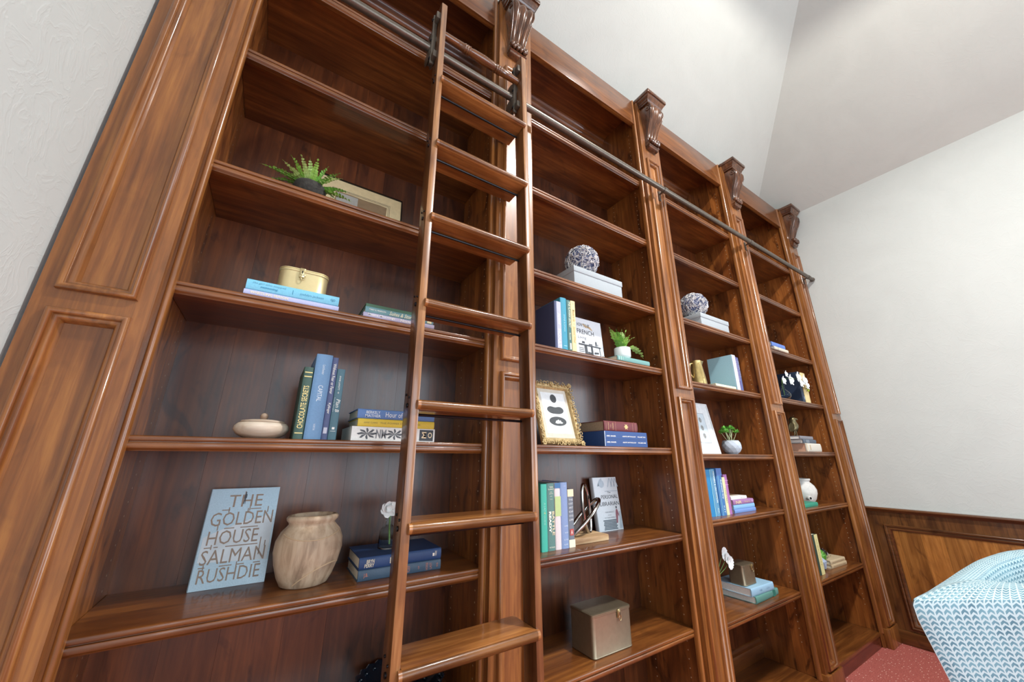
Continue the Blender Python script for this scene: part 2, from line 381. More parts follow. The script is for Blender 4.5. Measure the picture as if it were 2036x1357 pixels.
for pi, m in enumerate(PM):
    lo = XL+.002 if pi == 0 else m-.096
    hi = XR-.002 if pi == 4 else m+.096
    bm = BM(); add_box(bm, lo, hi, -.010, .004, Z0+.001, FT-.002)
    pil = fin(bm, 'pilaster', WZ, bc, bevel=.001, bseg=1)
    # raised pier with recessed panels: stiles, rails and inset panels
    pl, pr = max(m-.079, XL+.008), m+.079
    ml, mr = m-.0535, m+.0535
    bm = BM()
    zs = [(-.965, .2525), (.2935, 1.572)]
    add_box(bm, pl, ml, -.030, -.009, Z0, FT); add_box(bm, mr, pr, -.030, -.009, Z0, FT)
    for z0_, z1_ in ((Z0, zs[0][0]), (zs[0][1], zs[1][0]), (zs[1][1], FT)): add_box(bm, ml, mr, -.030, -.009, z0_, z1_)
    fin(bm, 'pier', WZ, pil)
    for z0_, z1_ in zs:
        bm = BM(); add_frame(bm, ml-.002, mr+.002, z0_-.002, z1_+.002, PMOULD); fin(bm, 'panel_moulding', WZ, pil, sharp=72)
        box('inset_panel', WZ, pil, ml+.018, mr-.018, -.018, -.0095, z0_+.018, z1_-.018)
    for sgn, xe in ((1, m-.096), (-1, m+.096)):
        if (pi == 0 and sgn == 1) or (pi == 4 and sgn == -1): continue
        q = [(xe-.0005*sgn, .0), (xe-.0005*sgn, -.012), (xe+.002*sgn, -.016), (xe+.006*sgn, -.0175), (xe+.010*sgn, -.016), (xe+.012*sgn, -.012), (xe+.012*sgn, 0)]
        bm = BM(); add_prism(bm, q, 'xy', DK, FT-.004); fin(bm, 'bead', WZ, pil, sharp=60)
    box('plinth_block', WZ, pil, max(m-.086, XL+.002), min(m+.086, XR-.002), -.044, -.009, Z0, -.975, bevel=.004)
    # corbel: cap plate, ogee neck, fluted scroll and carved foot
    cb = fin(add_box(BM(), m-.082, min(m+.082, XR-.003), -.116, -.006, 1.965, 1.988), 'corbel', WCV, bc, bevel=.004)
    bm = BM(); rr = []
    for z, hw, yf in ((1.923, .060, -.090), (1.930, .061, -.091), (1.936, .066, -.096), (1.941, .066, -.096), (1.948, .070, -.101), (1.957, .075, -.107), (1.965, .076, -.108)):
        rr.append([(m-hw, -.008, z), (m-hw, yf, z), (m+hw, yf, z), (m+hw, -.008, z)])
    add_loft(bm, rr); fin(bm, 'corbel_neck', WCV, cb, sharp=30)
    path = [(1.926, -.080, .050), (1.918, -.094, .053), (1.905, -.104, .055), (1.888, -.109, .055), (1.868, -.108, .054), (1.845, -.101, .050), (1.820, -.089, .046), (1.795, -.075, .042), (1.770, -.064, .039), (1.745, -.056, .036), (1.722, -.052, .035), (1.702, -.053, .036), (1.690, -.058, .038)]
    nu = 28; rings = []
    for z, yf, hw in path:
        ring = [(m-hw, -.028, z)]
        for k in range(nu+1):
            uu = -1+2*k/nu; d = .011*(1-abs(math.sin(math.pi*1.5*(uu+1/3)))**.8) + .012*max(0, abs(uu)-.86)/.14
            ring.append((m+uu*hw, yf+d, z))
        ring.append((m+hw, -.028, z)); rings.append(ring)
    bm = BM(); add_loft(bm, rings); fin(bm, 'scroll', WCV, cb, sharp=70)
    bm = BM()
    for sg in (-1, 1):
        pts = []
        for k in range(30):
            th = math.pi*.5-k*.26; r = .020*(1-k/34)
            pts.append((m+sg*.0555, -.079+r*math.cos(th)*-1, 1.886+r*math.sin(th)))
        pts = pts[::-1]+[(m+sg*.0545, -.092, 1.912), (m+sg*.0555, -.101, 1.895), (m+sg*.055, -.100, 1.868), (m+sg*.048, -.088, 1.830), (m+sg*.041, -.066, 1.782), (m+sg*.0365, -.050, 1.735), (m+sg*.0365, -.046, 1.700)]
        add_tube(bm, pts, .0032, 6)
    fin(bm, 'volute', WCV, cb, sharp=80)
    bm = BM()
    for k in range(5): add_ball(bm, (m-.034+.017*k, -.060-(.004 if k % 2 else 0), 1.690), .0115, .013, .015, 10, 6)
    for k in range(4): add_ball(bm, (m-.026+.017*k, -.064, 1.676), .009, .010, .010, 8, 6)
    rr = []
    for z, hw, yf in ((1.641, .028, -.036), (1.646, .037, -.046), (1.650, .040, -.052), (1.660, .040, -.054), (1.663, .043, -.058), (1.668, .043, -.058), (1.672, .040, -.055), (1.690, .040, -.055)):
        rr.append([(m-hw, -.028, z), (m-hw, yf, z), (m+hw, yf, z), (m+hw, -.028, z)])
    add_loft(bm, rr); fin(bm, 'carved_foot', WCV, cb, sharp=40)

# ------------------------------------------------------------------ ladder rail and rolling ladder
TY, TZ = -.078, 1.352
rail = thing('ladder_rail', 'long dark bronze tube rail running across the bookcase pilasters', 'rail', (1.5, TY, TZ))
bm = BM(); add_tube(bm, [(XL+.02, TY, TZ), (3.432, TY, TZ)], .0135, 16); fin(bm, 'tube', IRON, rail, sharp=60)
for xe in (XL+.014, 3.428):
    bm = BM(); add_tube(bm, [(xe, TY, TZ), (xe+.016, TY, TZ)], .0165, 16); fin(bm, 'end_cap', IRON, rail, bevel=.002)
for m in PM:
    bm = BM(); add_box(bm, m-.008, m+.008, -.047, -.041, TZ-.045, TZ+.014); add_tube(bm, [(m, -.043, TZ-.006), (m, TY+.01, TZ-.004)], .0055, 8); add_tube(bm, [(m-.012, TY, TZ), (m+.012, TY, TZ)], .0155, 14)
    fin(bm, 'bracket', IRON, rail, sharp=50)
K_, Y_, D_ = .025, -.167, .055
def ly(z): return Y_+K_*z
ZT = 1.54
lad = thing('rolling_ladder', 'tall wooden rolling library ladder leaning on the bookcase rail', 'ladder', (.441, -.19, Z0))
for x in (.262, .599):
    poly = [(ly(Z0), Z0+.012), (ly(ZT-.012), ZT-.012), (ly(ZT)+.005, ZT-.003), (ly(ZT)+.014, ZT), (ly(ZT)+D_-.014, ZT), (ly(ZT)+D_-.004, ZT-.004), (ly(ZT)+D_, ZT-.014), (ly(Z0)+D_, Z0+.012)]
    bm = BM(); add_prism(bm, poly, 'yz', x, x+.021); sr = fin(bm, 'side_rail', WLZ, lad, bevel=.0035, bseg=2)
    sr.data.materials.append(wood('ladder_shaded_side', 'z', '#50301a', '#6e4423', '#875a31', rough=.36, knots=.15, vary=.05, gscale=1.2))  # shade on the broad side faces is put into a darker wood colour
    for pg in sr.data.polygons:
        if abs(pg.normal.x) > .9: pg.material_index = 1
    fbm = BM(); add_prism(fbm, [(ly(Z0)-.002, Z0), (ly(Z0)+D_+.002, Z0), (ly(Z0)+D_+.002, Z0+.014), (ly(Z0)-.002, Z0+.014)], 'yz', x-.002, x+.023); fin(fbm, 'rubber_foot', paint('black_rubber', '#1b1a19', .8), sr)
    TR = [1.175, .908, .645, .383, .124, -.136, -.386, -.645, -.900]
    bm = BM(); sgn = -1 if x < .4 else 1; xo = x if sgn < 0 else x+.021
    for z in TR:
        for dy, dz, r in ((.022, -.012, .0055), (.012, .006, .0028), (.034, .014, .0028)): add_tube(bm, [(xo-sgn*.002, ly(z)+dy, z+dz), (xo+sgn*.003, ly(z)+dy, z+dz)], r, 10)
    tag(fin(bm, 'bolts', STEELROD, sr, sharp=50), label='small dark bolt heads on the rail side', kind='stuff')
for z in TR:
    yf = ly(z)-.012
    poly = [(yf+.11, z-.004), (yf+.11, z-.022), (yf+.012, z-.022), (yf+.006, z-.021), (yf+.001, z-.016), (yf, z-.010), (yf+.002, z-.004), (yf+.007, z), (yf+.012, z+.0005), (yf+.105, z)]
    bm = BM(); add_prism(bm, poly, 'yz', .2835, .5985); add_prism(bm, [(yf+.0115, z-.0215), (yf+.006, z-.021), (yf+.001, z-.016), (yf, z-.010), (yf+.002, z-.004), (yf+.007, z), (yf+.0115, z)], 'yz', .2765, .6055)
    tr = fin(bm, 'tread', WLX, lad, sharp=50)
    bm = BM(); add_tube(bm, [(.284, yf+.055, z-.030), (.598, yf+.055, z-.030)], .0035, 8); fin(bm, 'tie_rod', STEELROD, tr)
zg = 1.415; yg = ly(zg)+.028
prof = [(.2835, .013), (.33, .0135), (.362, .0145), (.364, .0165), (.368, .0165), (.370, .0145), (.373, .0165), (.377, .0165), (.379, .0145), (.382, .0165), (.386, .0165), (.388, .0135), (.40, .0155), (.441, .0175), (.482, .0155), (.494, .0135), (.496, .0165), (.500, .0165), (.502, .0145), (.505, .0165), (.509, .0165), (.511, .0145), (.514, .0165), (.518, .0165), (.520, .0145), (.552, .0135), (.5985, .013)]
bm = BM(); add_tube(bm, [(x, yg, zg) for x, r in prof], [r for x, r in prof], 16); fin(bm, 'turned_handle', wood('handle_wood', 'x', '#4f2a16', '#74451f', '#8e5a30', rough=.25, knots=.1, vary=.05), lad, sharp=50)
for x in (.247, .584):
    bm = BM(); add_box(bm, x-.001, x+.014, -.098, -.088, 1.262, 1.495); add_box(bm, x+.002, x+.016, -.120, -.088, 1.272, 1.300); add_box(bm, x+.002, x+.016, -.122, -.088, 1.455, 1.485)
    br = fin(bm, 'roller_bracket', IRON, lad, bevel=.002)
    for zc, rad in ((TZ+.033, .030), (TZ-.040, .030)):
        bm = BM(); add_tube(bm, [(x-.004, TY+.006, zc), (x-.002, TY+.006, zc), (x+.004, TY+.006, zc), (x+.010, TY+.006, zc), (x+.016, TY+.006, zc), (x+.018, TY+.006, zc)], [rad-.003, rad, rad-.008, rad-.008, rad, rad-.003], 20)
        fin(bm, 'roller_wheel', IRON, br, sharp=40)
    bm = BM()
    for zc in (1.285, 1.37, 1.47): add_ball(bm, (x-.002, -.093, zc), .004, .006, .006, 8, 6)
    fin(bm, 'bracket_bolts', STEELROD, br)

# ------------------------------------------------------------------ the lamp that lights the room from above
LP = (1.65, -1.45, 2.66)
lamp = thing('pendant_lamp', 'flat dish pendant lamp hanging from the vaulted ceiling above the room', 'lamp', (LP[0], LP[1], LP[2]-.02))
bm = BM(); add_lathe(bm, [(.30, .0), (.302, .006), (.26, .026), (.12, .042), (.03, .050), (.012, .07)], (LP[0], LP[1], LP[2]), 36); fin(bm, 'dish_shade', IRON, lamp, sharp=60)
bm = BM(); add_tube(bm, [(LP[0], LP[1], LP[2]+.05), (LP[0], LP[1], 3.85)], .006, 8); fin(bm, 'rod', IRON, lamp)
pl_ = bpy.data.lights.new('lamp_bulb', 'POINT'); pl_.energy = 80; pl_.color = (1.0, .96, .90); pl_.shadow_soft_size = .03*S
po = bpy.data.objects.new('lamp_bulb', pl_); col.objects.link(po); po.location = w3(LP[0], LP[1], LP[2]-.034)
dl = bpy.data.lights.new('lamp_downlight', 'AREA'); dl.shape = 'DISK'; dl.size = .26*S; dl.energy = 112; dl.spread = R_(142); dl.color = (1.0, .975, .945)
do = bpy.data.objects.new('lamp_downlight', dl); col.objects.link(do); do.location = w3(LP[0], LP[1], LP[2]-.012)

# ------------------------------------------------------------------ books
def T(x, y, z): return Matrix.Translation((x, y, z))
def RX(a): return Matrix.Rotation(R_(a), 4, 'X')
def RY(a): return Matrix.Rotation(R_(a), 4, 'Y')
def RZ(a): return Matrix.Rotation(R_(a), 4, 'Z')
LIE = Matrix(((0, 0, -1, 0), (0, 1, 0, 0), (1, 0, 0, 0), (0, 0, 0, 1)))
def book(label, M, Tk, D, H, color, spec=(), pages=None, group=None, rough=.55, front=None, name='book', bt=.0018, soft=False):
    """spine faces -y, thickness along x, height along z, then M"""
    base = M @ Vector((Tk/2, D/2, 0)); 
    zmin = min((M @ Vector((a, b, c))).z for a in (0, Tk) for b in (0, D) for c in (0, H))
    t = thing(name, label, 'book', (base.x, base.y, zmin), group or 'books on the bookcase shelves')
    e = min(.16*Tk, .0035) if not soft else .0006
    arc = [(Tk*(.5-.5*math.cos(math.pi*k/6)), -e*math.sin(math.pi*k/6)) for k in range(7)]
    poly = [(0, D)]+arc+[(Tk, D), (Tk-bt, D), (Tk-bt, bt), (bt, bt), (bt, D)]
    bm = BM(); add_prism(bm, poly, 'xy', 0, H)
    cm = paint('cover_'+color, '#'+color, rough, 0, .05, .15, 300)
    fin(bm, 'cover', cm, t, M=M, sharp=30)
    i = .0025 if not soft else .0
    fin(add_box(BM(), bt, Tk-bt, bt, D-i-.0005, i, H-i-.0002), 'pages', pages or PAGES, t, M=M)
    by = {}
    for s in spec:
        kind, txt, a0, a1, c0, c1, colr = s[:7]
        bm = by.setdefault(colr, BM()); y = -e-.0004
        bold = s[7] if len(s) > 7 else 0.0; sh = s[8] if len(s) > 8 else 0.0
        if kind == 'down': add_text(bm, txt, (Tk*c0, y, H*(1-a0)), (0, 0, -1), (1, 0, 0), H*(a1-a0), Tk*(c1-c0), bold, sh)
        elif kind == 'up': add_text(bm, txt, (Tk*c1, y, H*(1-a1)), (0, 0, 1), (-1, 0, 0), H*(a1-a0), Tk*(c1-c0), bold, sh)
        elif kind == 'across': add_text(bm, txt, (Tk*c0, y, H*(1-a1)), (1, 0, 0), (0, 0, 1), Tk*(c1-c0), H*(a1-a0), bold, sh)
        elif kind == 'bar':
            bm.free() if not bm.verts else None
            if colr in by and not by[colr].is_valid: del by[colr]
            bm = BM(); add_poly(bm, [(0, 0), (Tk*(c1-c0), 0), (Tk*(c1-c0), H*(a1-a0)), (0, H*(a1-a0))], (Tk*c0, y+.0002, H*(1-a1)), (1, 0, 0), (0, 0, 1)); flat(bm, 'band', paint('print_'+colr, '#'+colr, .5, 0, .02), t, M)
        elif kind == 'poly': add_poly(bm, txt, (0, y, 0), (1, 0, 0), (0, 0, 1))
    for colr, bm in by.items(): flat(bm, 'lettering', paint('print_'+colr, '#'+colr, .5, 0, .02), t, M)
    if front: front(t, M)
    return t
def up_(x, y, z): return T(x, y, z)
def lie(xl, y, z, H, yaw=0): return T(xl, y, z) @ RZ(yaw) @ T(H, 0, 0) @ LIE
def face(x, y, z, Tk, tilt): return T(x, y, z) @ RX(-tilt) @ T(0, Tk, 0) @ RZ(-90)     # front cover towards the room
def cov(Tk, lift=.0004):   # frame of a front cover: origin, right, up
    return lambda a, b, k=0: ((Tk+lift+k*.0002, a, b), (0, 1, 0), (0, 0, 1))

WHT, GLD = 'f2efe6', 'd9bf7a'
# ---- bay one, third shelf up: two low stacks
z = SH[0][3]
book('pale lavender book at the bottom of the stack under the gold vanity box', lie(-.106, .004, z, .206), .012, .13, .206, 'b9bfe4', [('down', 'WHISTLING SEASON', .06, .44, .25, .75, 'efe0bd', .02)], PAGEW)
book('sky blue book with faint script title lying under the gold vanity box', lie(-.104, .004, z+.0122, .202), .026, .125, .202, '7cc4e0',
     [('down', 'the girl who stopped', .06, .40, .56, .80, '5d9fb8', 0, .2), ('down', 'swimming', .14, .32, .24, .46, '2f88b0', .02, .2), ('bar', None, .472, .478, .25, .7, '2f7ea0'), ('down', 'joshilyn jackson', .55, .82, .30, .60, '3e86a6', 0, .15), ('down', 'GJO', .90, .955, .30, .62, '2b6a8c', .01)])
book('thin lilac book at the bottom of the green topped stack beside the ladder rail', lie(.162, .003, z, .203), .0125, .14, .203, 'b9b4cf', [('down', 'Miami Mornings', .06, .42, .2, .85, WHT, .01), ('down', 'Nocturne', .50, .74, .2, .85, WHT, .01)], PAGEW)
book('teal grey book with cream script title in the middle of a stack', lie(.166, .005, z+.0127, .196), .018, .13, .196, '6f9ba0', [('down', 'MARY E. PEARSON', .05, .28, .40, .66, WHT, .01), ('down', 'Suites & Stories', .33, .72, .18, .82, 'efe9c9', .01, .35), ('bar', None, .90, .97, .1, .9, 'e9e0b0')])
book('thin green book on top of the stack beside the ladder rail', lie(.168, .016, z+.0309, .19), .013, .12, .19, '4d6f56')
# ---- bay one, second shelf: upright books and stack
z = SH[0][2]
book('dark green upright book titled CHOCOLATE SECRETS in gold', up_(.047, .018, z+.0003), .0215, .145, .172, '3d5a50', [('up', 'CHOCOLATE SECRETS', .27, .86, .22, .78, 'e2d08a', .015), ('bar', None, .07, .085, .12, .88, 'e2d08a'), ('bar', None, .13, .145, .12, .88, 'e2d08a'), ('bar', None, .915, .928, .12, .88, 'e2d08a')])
book('thick powder blue upright book titled CAPITAL', up_(.0692, .014, z+.0003), .0368, .155, .208, '6f97be', [('down', 'Lanchester', .13, .25, .45, .62, 'dce6ee'), ('down', 'CAPITAL', .38, .57, .38, .66, 'e6eef4', .0), ('down', 'NORTON', .83, .90, .44, .56, 'dce6ee')])
book('slim slate purple upright book titled Without Fear or Favor', up_(.1065, .02, z+.0003), .0142, .15, .205, '545f86', [('down', 'Without Fear or Favor', .08, .46, .28, .78, WHT, .01), ('down', 'Kylinger', .57, .70, .28, .78, WHT, .01), ('bar', None, .86, .93, .22, .78, 'c9cbd8')])
book('short teal grey upright book titled Plan B at the end of the row', up_(.1212, .022, z+.0003), .0195, .14, .177, '4f7480', [('down', 'ANNE LAMOTT', .1, .31, .38, .58, WHT), ('across', 'o', .335, .36, .42, .58, WHT), ('down', 'Plan B', .44, .62, .40, .86, WHT, 0, .2), ('down', 'Further Thoughts', .42, .62, .10, .24, 'cfd9dc'), ('bar', None, .83, .86, .35, .65, WHT), ('bar', None, .88, .885, .2, .8, WHT)])
def leafspec(H, Tk):
    out = []; x = .10
    k = 0
    while x < .74:
        if k % 2 == 0:
            for ang in range(0, 360, 45):
                a = R_(ang); r = Tk*.40; cx, cz = Tk*.5, H*(1-x-.07)
                out.append(('poly', [(cx, cz), (cx+r*.9*math.cos(a)-r*.22*math.sin(a), cz+r*1.5*math.sin(a)+r*.22*math.cos(a)), (cx+r*1.02*math.cos(a), cz+r*1.8*math.sin(a)), (cx+r*.6*math.cos(a)+r*.25*math.sin(a), cz+r*math.sin(a)-r*.25*math.cos(a))], 0, 0, 0, 0, '4a4c50'))
            x += .17
        else:
            out.append(('down', 'NM', x, x+.12, .18, .82, '77797c', .03)); x += .15
        k += 1
    return out
book('wide slipcased volume with black and white leaf pattern under the yellow book', lie(.174, .016, z+.0003, .22), .035, .15, .22, 'e4e2dc', leafspec(.22, .035)+[('bar', None, .80, .98, .08, .92, '2c2c30'), ('across', 'O', .91, .965, .30, .74, 'e0c8a0', .01), ('across', 'M', .83, .89, .28, .76, 'e0c8a0', .01)], PAGEW, soft=True)
book('yellow book between the blue book and the leaf patterned volume', lie(.186, .018, z+.0356, .205), .020, .135, .205, 'e2c343', [('down', 'ANNE CLARKE', .07, .24, .40, .60, '8a7a3a'), ('down', 'THE POWER OF KINDNESS', .27, .80, .38, .62, '8a7a3a')])
book('blue book lettered Hour of the on top of the yellow book', lie(.183, .018, z+.0559, .207), .024, .13, .207, '5f82b8', [('down', 'BERKELY', .10, .27, .52, .82, 'dfe6ec', .01), ('down', 'MATHER', .09, .28, .16, .44, 'dfe6ec', .01), ('down', 'Hour of the', .34, .66, .22, .78, 'e9eef2', .0)])
# ---- bay one, first shelf
z = SH[0][1]
def golden(t, M):
    f = cov(.026); W, H = .142, .2135
    bm = BM(); pts = [(.004, .055), (.138, .048), (.138, .142), (.128, .150), (.120, .146), (.110, .143), (.100, .139), (.090, .141), (.078, .135), (.064, .133), (.052, .126), (.040, .123), (.028, .118), (.014, .112), (.004, .106)]
    add_poly(bm, pts, *f(0, 0, -1)); flat(bm, 'cover_art', paint('print_cloud', '#cfd9de', .4, 0, .10, 0, 25), t, M)
    bm = BM()
    rows = [('THE', .038, .108, .170, .028), ('GOLDEN', .010, .136, .129, .030), ('HOUSE', .012, .112, .089, .030), ('SALMAN', .008, .132, .049, .030), ('RUSHDIE', .010, .128, .013, .028)]
    for s, a, b, zz, h in rows: add_text(bm, s, *f(a, zz), b-a, h, .0)
    for a0, a1, zz in ((.028, .044, .163), (.086, .108, .163), (.040, .060, .122), (.072, .108, .122), (.010, .022, .083), (.028, .036, .083), (.050, .114, .083), (.008, .020, .043), (.046, .070, .043), (.080, .094, .043), (.112, .126, .043)):
        add_poly(bm, [(0, 0), (a1-a0, 0), (a1-a0, .0022), (0, .0022)], *f(a0, zz))
    for a, z0_, z1_ in ((.041, .158, .17), (.083, .160, .17), (.068, .198, .206), (.026, .120, .13), (.080, .155, .166), (.122, .154, .168), (.022, .080, .09), (.118, .06, .098), (.016, .040, .05), (.128, .078, .09), (.078, .040, .05)):
        add_poly(bm, [(0, 0), (.0022, 0), (.0022, z1_-z0_), (0, z1_-z0_)], *f(a, z0_))
    flat(bm, 'lettering', paint('print_brown', '#8f7a68', .5), t, M)
    bm = BM(); man = [(.003, 0), (.0045, .010), (.0035, .016), (.004, .022), (.0055, .024), (.005, .028), (.0075, .028), (.0075, .024), (.009, .022), (.009, .015), (.0075, .012), (.0078, 0), (.0068, 0), (.0062, .009), (.005, 0)]
    add_poly(bm, man, *f(.064, .176, 2)); flat(bm, 'standing_man', paint('print_dark', '#3c3f46', .5), t, M)
book('pale blue book THE GOLDEN HOUSE standing face out beside the wooden vase', face(-.093, .172, z+.0005, .026, 12), .026, .142, .2135, 'a9c4d2', front=golden, rough=.22)
book('grey blue hardback at the bottom of the stack under the glass bottle', lie(.236, .049, z, .211, 0), .0245, .14, .211, '3f5569', [('down', 'J.B.', .06, .11, .3, .7, 'c07a66', .01), ('across', 'MCGREW', .565, .60, .2, .8, 'c07a66'), ('across', 'OF', .70, .72, .35, .65, 'c07a66'), ('across', 'HORSE', .80, .83, .15, .85, 'c07a66'), ('across', 'LAST', .85, .88, .2, .8, 'c07a66'), ('across', 'SS', .94, .96, .3, .7, 'c07a66')])
book('navy hardback lettered DAWN directly under the glass flower bottle', lie(.236, .050, z+.0248, .211, 0), .0265, .14, .211, '24416e', [('down', 'BRYN', .08, .17, .48, .80, 'e6dcc0', .01, .1), ('down', 'PERRY', .06, .17, .16, .46, 'e6dcc0', .01, .1), ('down', 'DAWN', .35, .56, .25, .75, 'e6dcc0', .01), ('bar', None, .885, .91, .35, .62, 'e6e0d0'), ('down', 'W', .915, .94, .3, .8, 'e6e0d0')])

# ---- bay two
z = SH[1][3]
book('lavender spined book with navy cover at the left of the upright row', up_(.838, .006, z+.0003), .030, .118, .188, '4d5678', [('bar', None, .0, 1.0, .30, 1.0, 'b5b6cc'), ('down', 'Joyland', .25, .50, .45, .85, WHT, .01, .3), ('down', 'PICOULT', .60, .97, .42, .88, WHT, .01)])
book('bright teal upright book taller than its neighbours beside the face out cookbook row', up_(.8685, .006, z+.0003), .031, .13, .2105, '3f95ad', [('down', 'ANNE ROMAN', .33, .66, .40, .62, 'a9d2da'), ('bar', None, .93, .94, .3, .8, 'a9d2da')])
book('green spined upright book with pale italic title', up_(.900, .006, z+.0003), .0205, .13, .207, '456f6c', [('down', 'THE FLAVIAN SECRET', .03, .56, .35, .85, 'dfe6cc', .01, .25), ('down', 'Scott', .66, .80, .35, .7, 'dfe6cc', .01), ('bar', None, .86, .98, .40, .75, 'e4e6d4')])
book('cream spined upright book at the right of the row beside the french living book', up_(.921, .006, z+.0003), .0245, .13, .2085, 'e3cf9c', [('down', 'Miracles to Go', .18, .42, .30, .75, 'b79a5c', .01, .2), ('down', 'Second Wind', .52, .84, .30, .75, 'c2a76c', .01, .2), ('across', 'o', .05, .07, .4, .6, '8a7a50'), ('across', 'o', .46, .48, .42, .58, '8a7a50')], PAGEW)
def french(t, M):
    f = cov(.018); dk = paint('print_ink', '#45474c', .5)
    bm = BM()
    add_text(bm, 'HOW TO BE', *f(.030, .160), .075, .017, .005, .1); add_text(bm, 'FRENCH', *f(.028, .125), .100, .022, .008); add_text(bm, 'Living', *f(.030, .098), .050, .019, .0, .2)
    for zz in (.058, .050, .042): add_poly(bm, [(0, 0), (.03, 0), (.03, .003), (0, .003)], *f(.030, zz))
    # desk, drawers, chair and vase of the cover photograph
    for p in ([(.030, .080), (.160, .078), (.164, .072), (.030, .072)], [(.062, .074), (.078, .074), (.082, .020), (.064, .022)], [(.100, .074), (.112, .074), (.114, .015), (.102, .016)], [(.150, .074), (.155, .074), (.160, .025), (.156, .025)], [(.050, .082), (.068, .082), (.066, .092), (.052, .092)], [(.090, .080), (.112, .080), (.112, .085), (.090, .085)], [(.130, .08), (.138, .08), (.140, .096), (.136, .104), (.130, .098)], [(.142, .08), (.146, .08), (.146, .090), (.142, .090)], [(.118, .040), (.146, .044), (.146, .052), (.120, .050)], [(.160, .020), (.174, .020), (.172, .042), (.168, .042), (.168, .026), (.160, .026)], [(.080, .022), (.104, .018), (.104, .045), (.082, .048)]):
        add_poly(bm, p, *f(0, 0, 1))
    flat(bm, 'lettering', dk, t, M)
    bm = BM(); add_poly(bm, [(.062, .176), (.110, .166), (.124, .150), (.112, .152), (.096, .160), (.082, .158), (.070, .166)], *f(0, 0)); flat(bm, 'cover_art', paint('print_tan', '#c8ad88', .5), t, M)
book('white face out book about FRENCH living with a desk on its cover', face(1.018, .098, z+.0005, .018, 4), .018, .178, .2, 'dfe3e8', front=french, rough=.35, pages=PAGEW)
book('dusty teal book lying under the white potted fern', lie(1.166, .003, z, .206, 0), .0200, .13, .206, '6f9f9a', [('bar', None, .04, .06, .1, .9, 'a8c8bc'), ('bar', None, .10, .12, .1, .9, 'a8c8bc'), ('bar', None, .16, .17, .1, .9, 'a8c8bc')])
z = SH[1][2]
book('boxed pair of dark blue volumes with white titles under the burgundy book', lie(1.062, .006, z+.0003, .245), .0565, .145, .245, '2a4d86', [('down', 'ABEL BAKER', .04, .25, .64, .72, WHT, .02), ('down', 'ASIATIC MYTHOLOGY', .40, .72, .64, .72, WHT, .02), ('down', 'VOLUME TWO', .76, .96, .64, .72, WHT, .02), ('down', 'ABEL BAKER', .04, .25, .24, .32, WHT, .02), ('down', 'ASIATIC MYTHOLOGY', .40, .72, .24, .32, WHT, .02), ('down', 'VOLUME ONE', .76, .96, .24, .32, WHT, .02), ('bar', None, .005, .995, .485, .5, '16294c'), ('bar', None, .0, .012, .02, .98, 'c9d4e4')], paint('cover_2a4d86', '#2a4d86', .55, 0, .05, .15, 300), soft=True)
book('old burgundy book with gilt emblem on top of the boxed blue pair', lie(1.066, .010, z+.057, .190), .038, .135, .19, '6d2b31', [('bar', None, .05, .055, .05, .95, 'b9916a'), ('bar', None, .32, .325, .05, .95, 'b9916a'), ('across', 'PAGAN', .10, .13, .15, .85, 'c9a574'), ('across', 'AND', .17, .19, .35, .65, 'c9a574'), ('across', 'CREED', .23, .26, .15, .85, 'c9a574'), ('poly', [(.019+.012*math.cos(a*math.pi/6)*(1 if a % 2 else .55), .190*.36+.013*math.sin(a*math.pi/6)*(1 if a % 2 else .55)) for a in range(12)], 0, 0, 0, 0, 'd8b878'), ('bar', None, .84, .845, .05, .95, 'b9916a'), ('bar', None, .93, .935, .05, .95, 'b9916a')], paint('aged_pages', '#a8957c', .85, 0, .15, .3, 220))
z = SH[1][1]
book('mint teal upright book at the left end of the row by the ring sculpture', up_(.796, .058, z+.0003), .026, .14, .204, '3fae98', [('down', 'A LADY GUIDE', .28, .62, .38, .68, '8fd0be', 0, .2), ('across', '*', .42, .46, .4, .7, 'd0d890')])
book('sage green upright book lettered BATTLE READY', up_(.8222, .058, z+.0003), .0315, .14, .206, '5c8079', [('across', 'TOM', .05, .075, .3, .75, 'e8e4cf', .01), ('across', 'CLANCY', .085, .105, .1, .9, 'e8e4cf', .01), ('across', 'GEN', .13, .145, .35, .65, 'd8d8c4'), ('across', 'ZINNI', .155, .17, .25, .75, 'd8d8c4'), ('across', 'AND', .195, .21, .35, .65, 'd8d8c4'), ('across', 'TONY', .24, .255, .3, .7, 'd8d8c4'), ('down', 'BATTLE', .43, .78, .58, .88, 'd9c9a8', .03), ('down', 'READY', .43, .74, .16, .46, 'f2eedd', .04), ('across', 'PUTNAM', .94, .96, .15, .85, 'e8e4cf')])
book('pale pink upright book with blue and lime bands', up_(.8542, .058, z+.0003), .0255, .14, .206, 'dfd0cf', [('bar', None, .0, .085, .0, 1, '3f6c9a'), ('bar', None, .21, .51, .0, 1, 'b3c586')], PAGEW)
book('periwinkle upright book between the pink book and the grey spined book', up_(.8802, .058, z+.0003), .0318, .14, .207, '8296bd', [('across', 'MY', .05, .07, .5, .75, 'c5d0e2'), ('across', 'LIFE', .66, .68, .4, .85, 'd8e0ec'), ('across', 'WITH', .76, .78, .4, .85, 'd8e0ec'), ('across', 'LOVE', .86, .88, .3, .85, 'd8e0ec'), ('across', 'BLAIR', .93, .95, .3, .8, 'd8e0ec')])
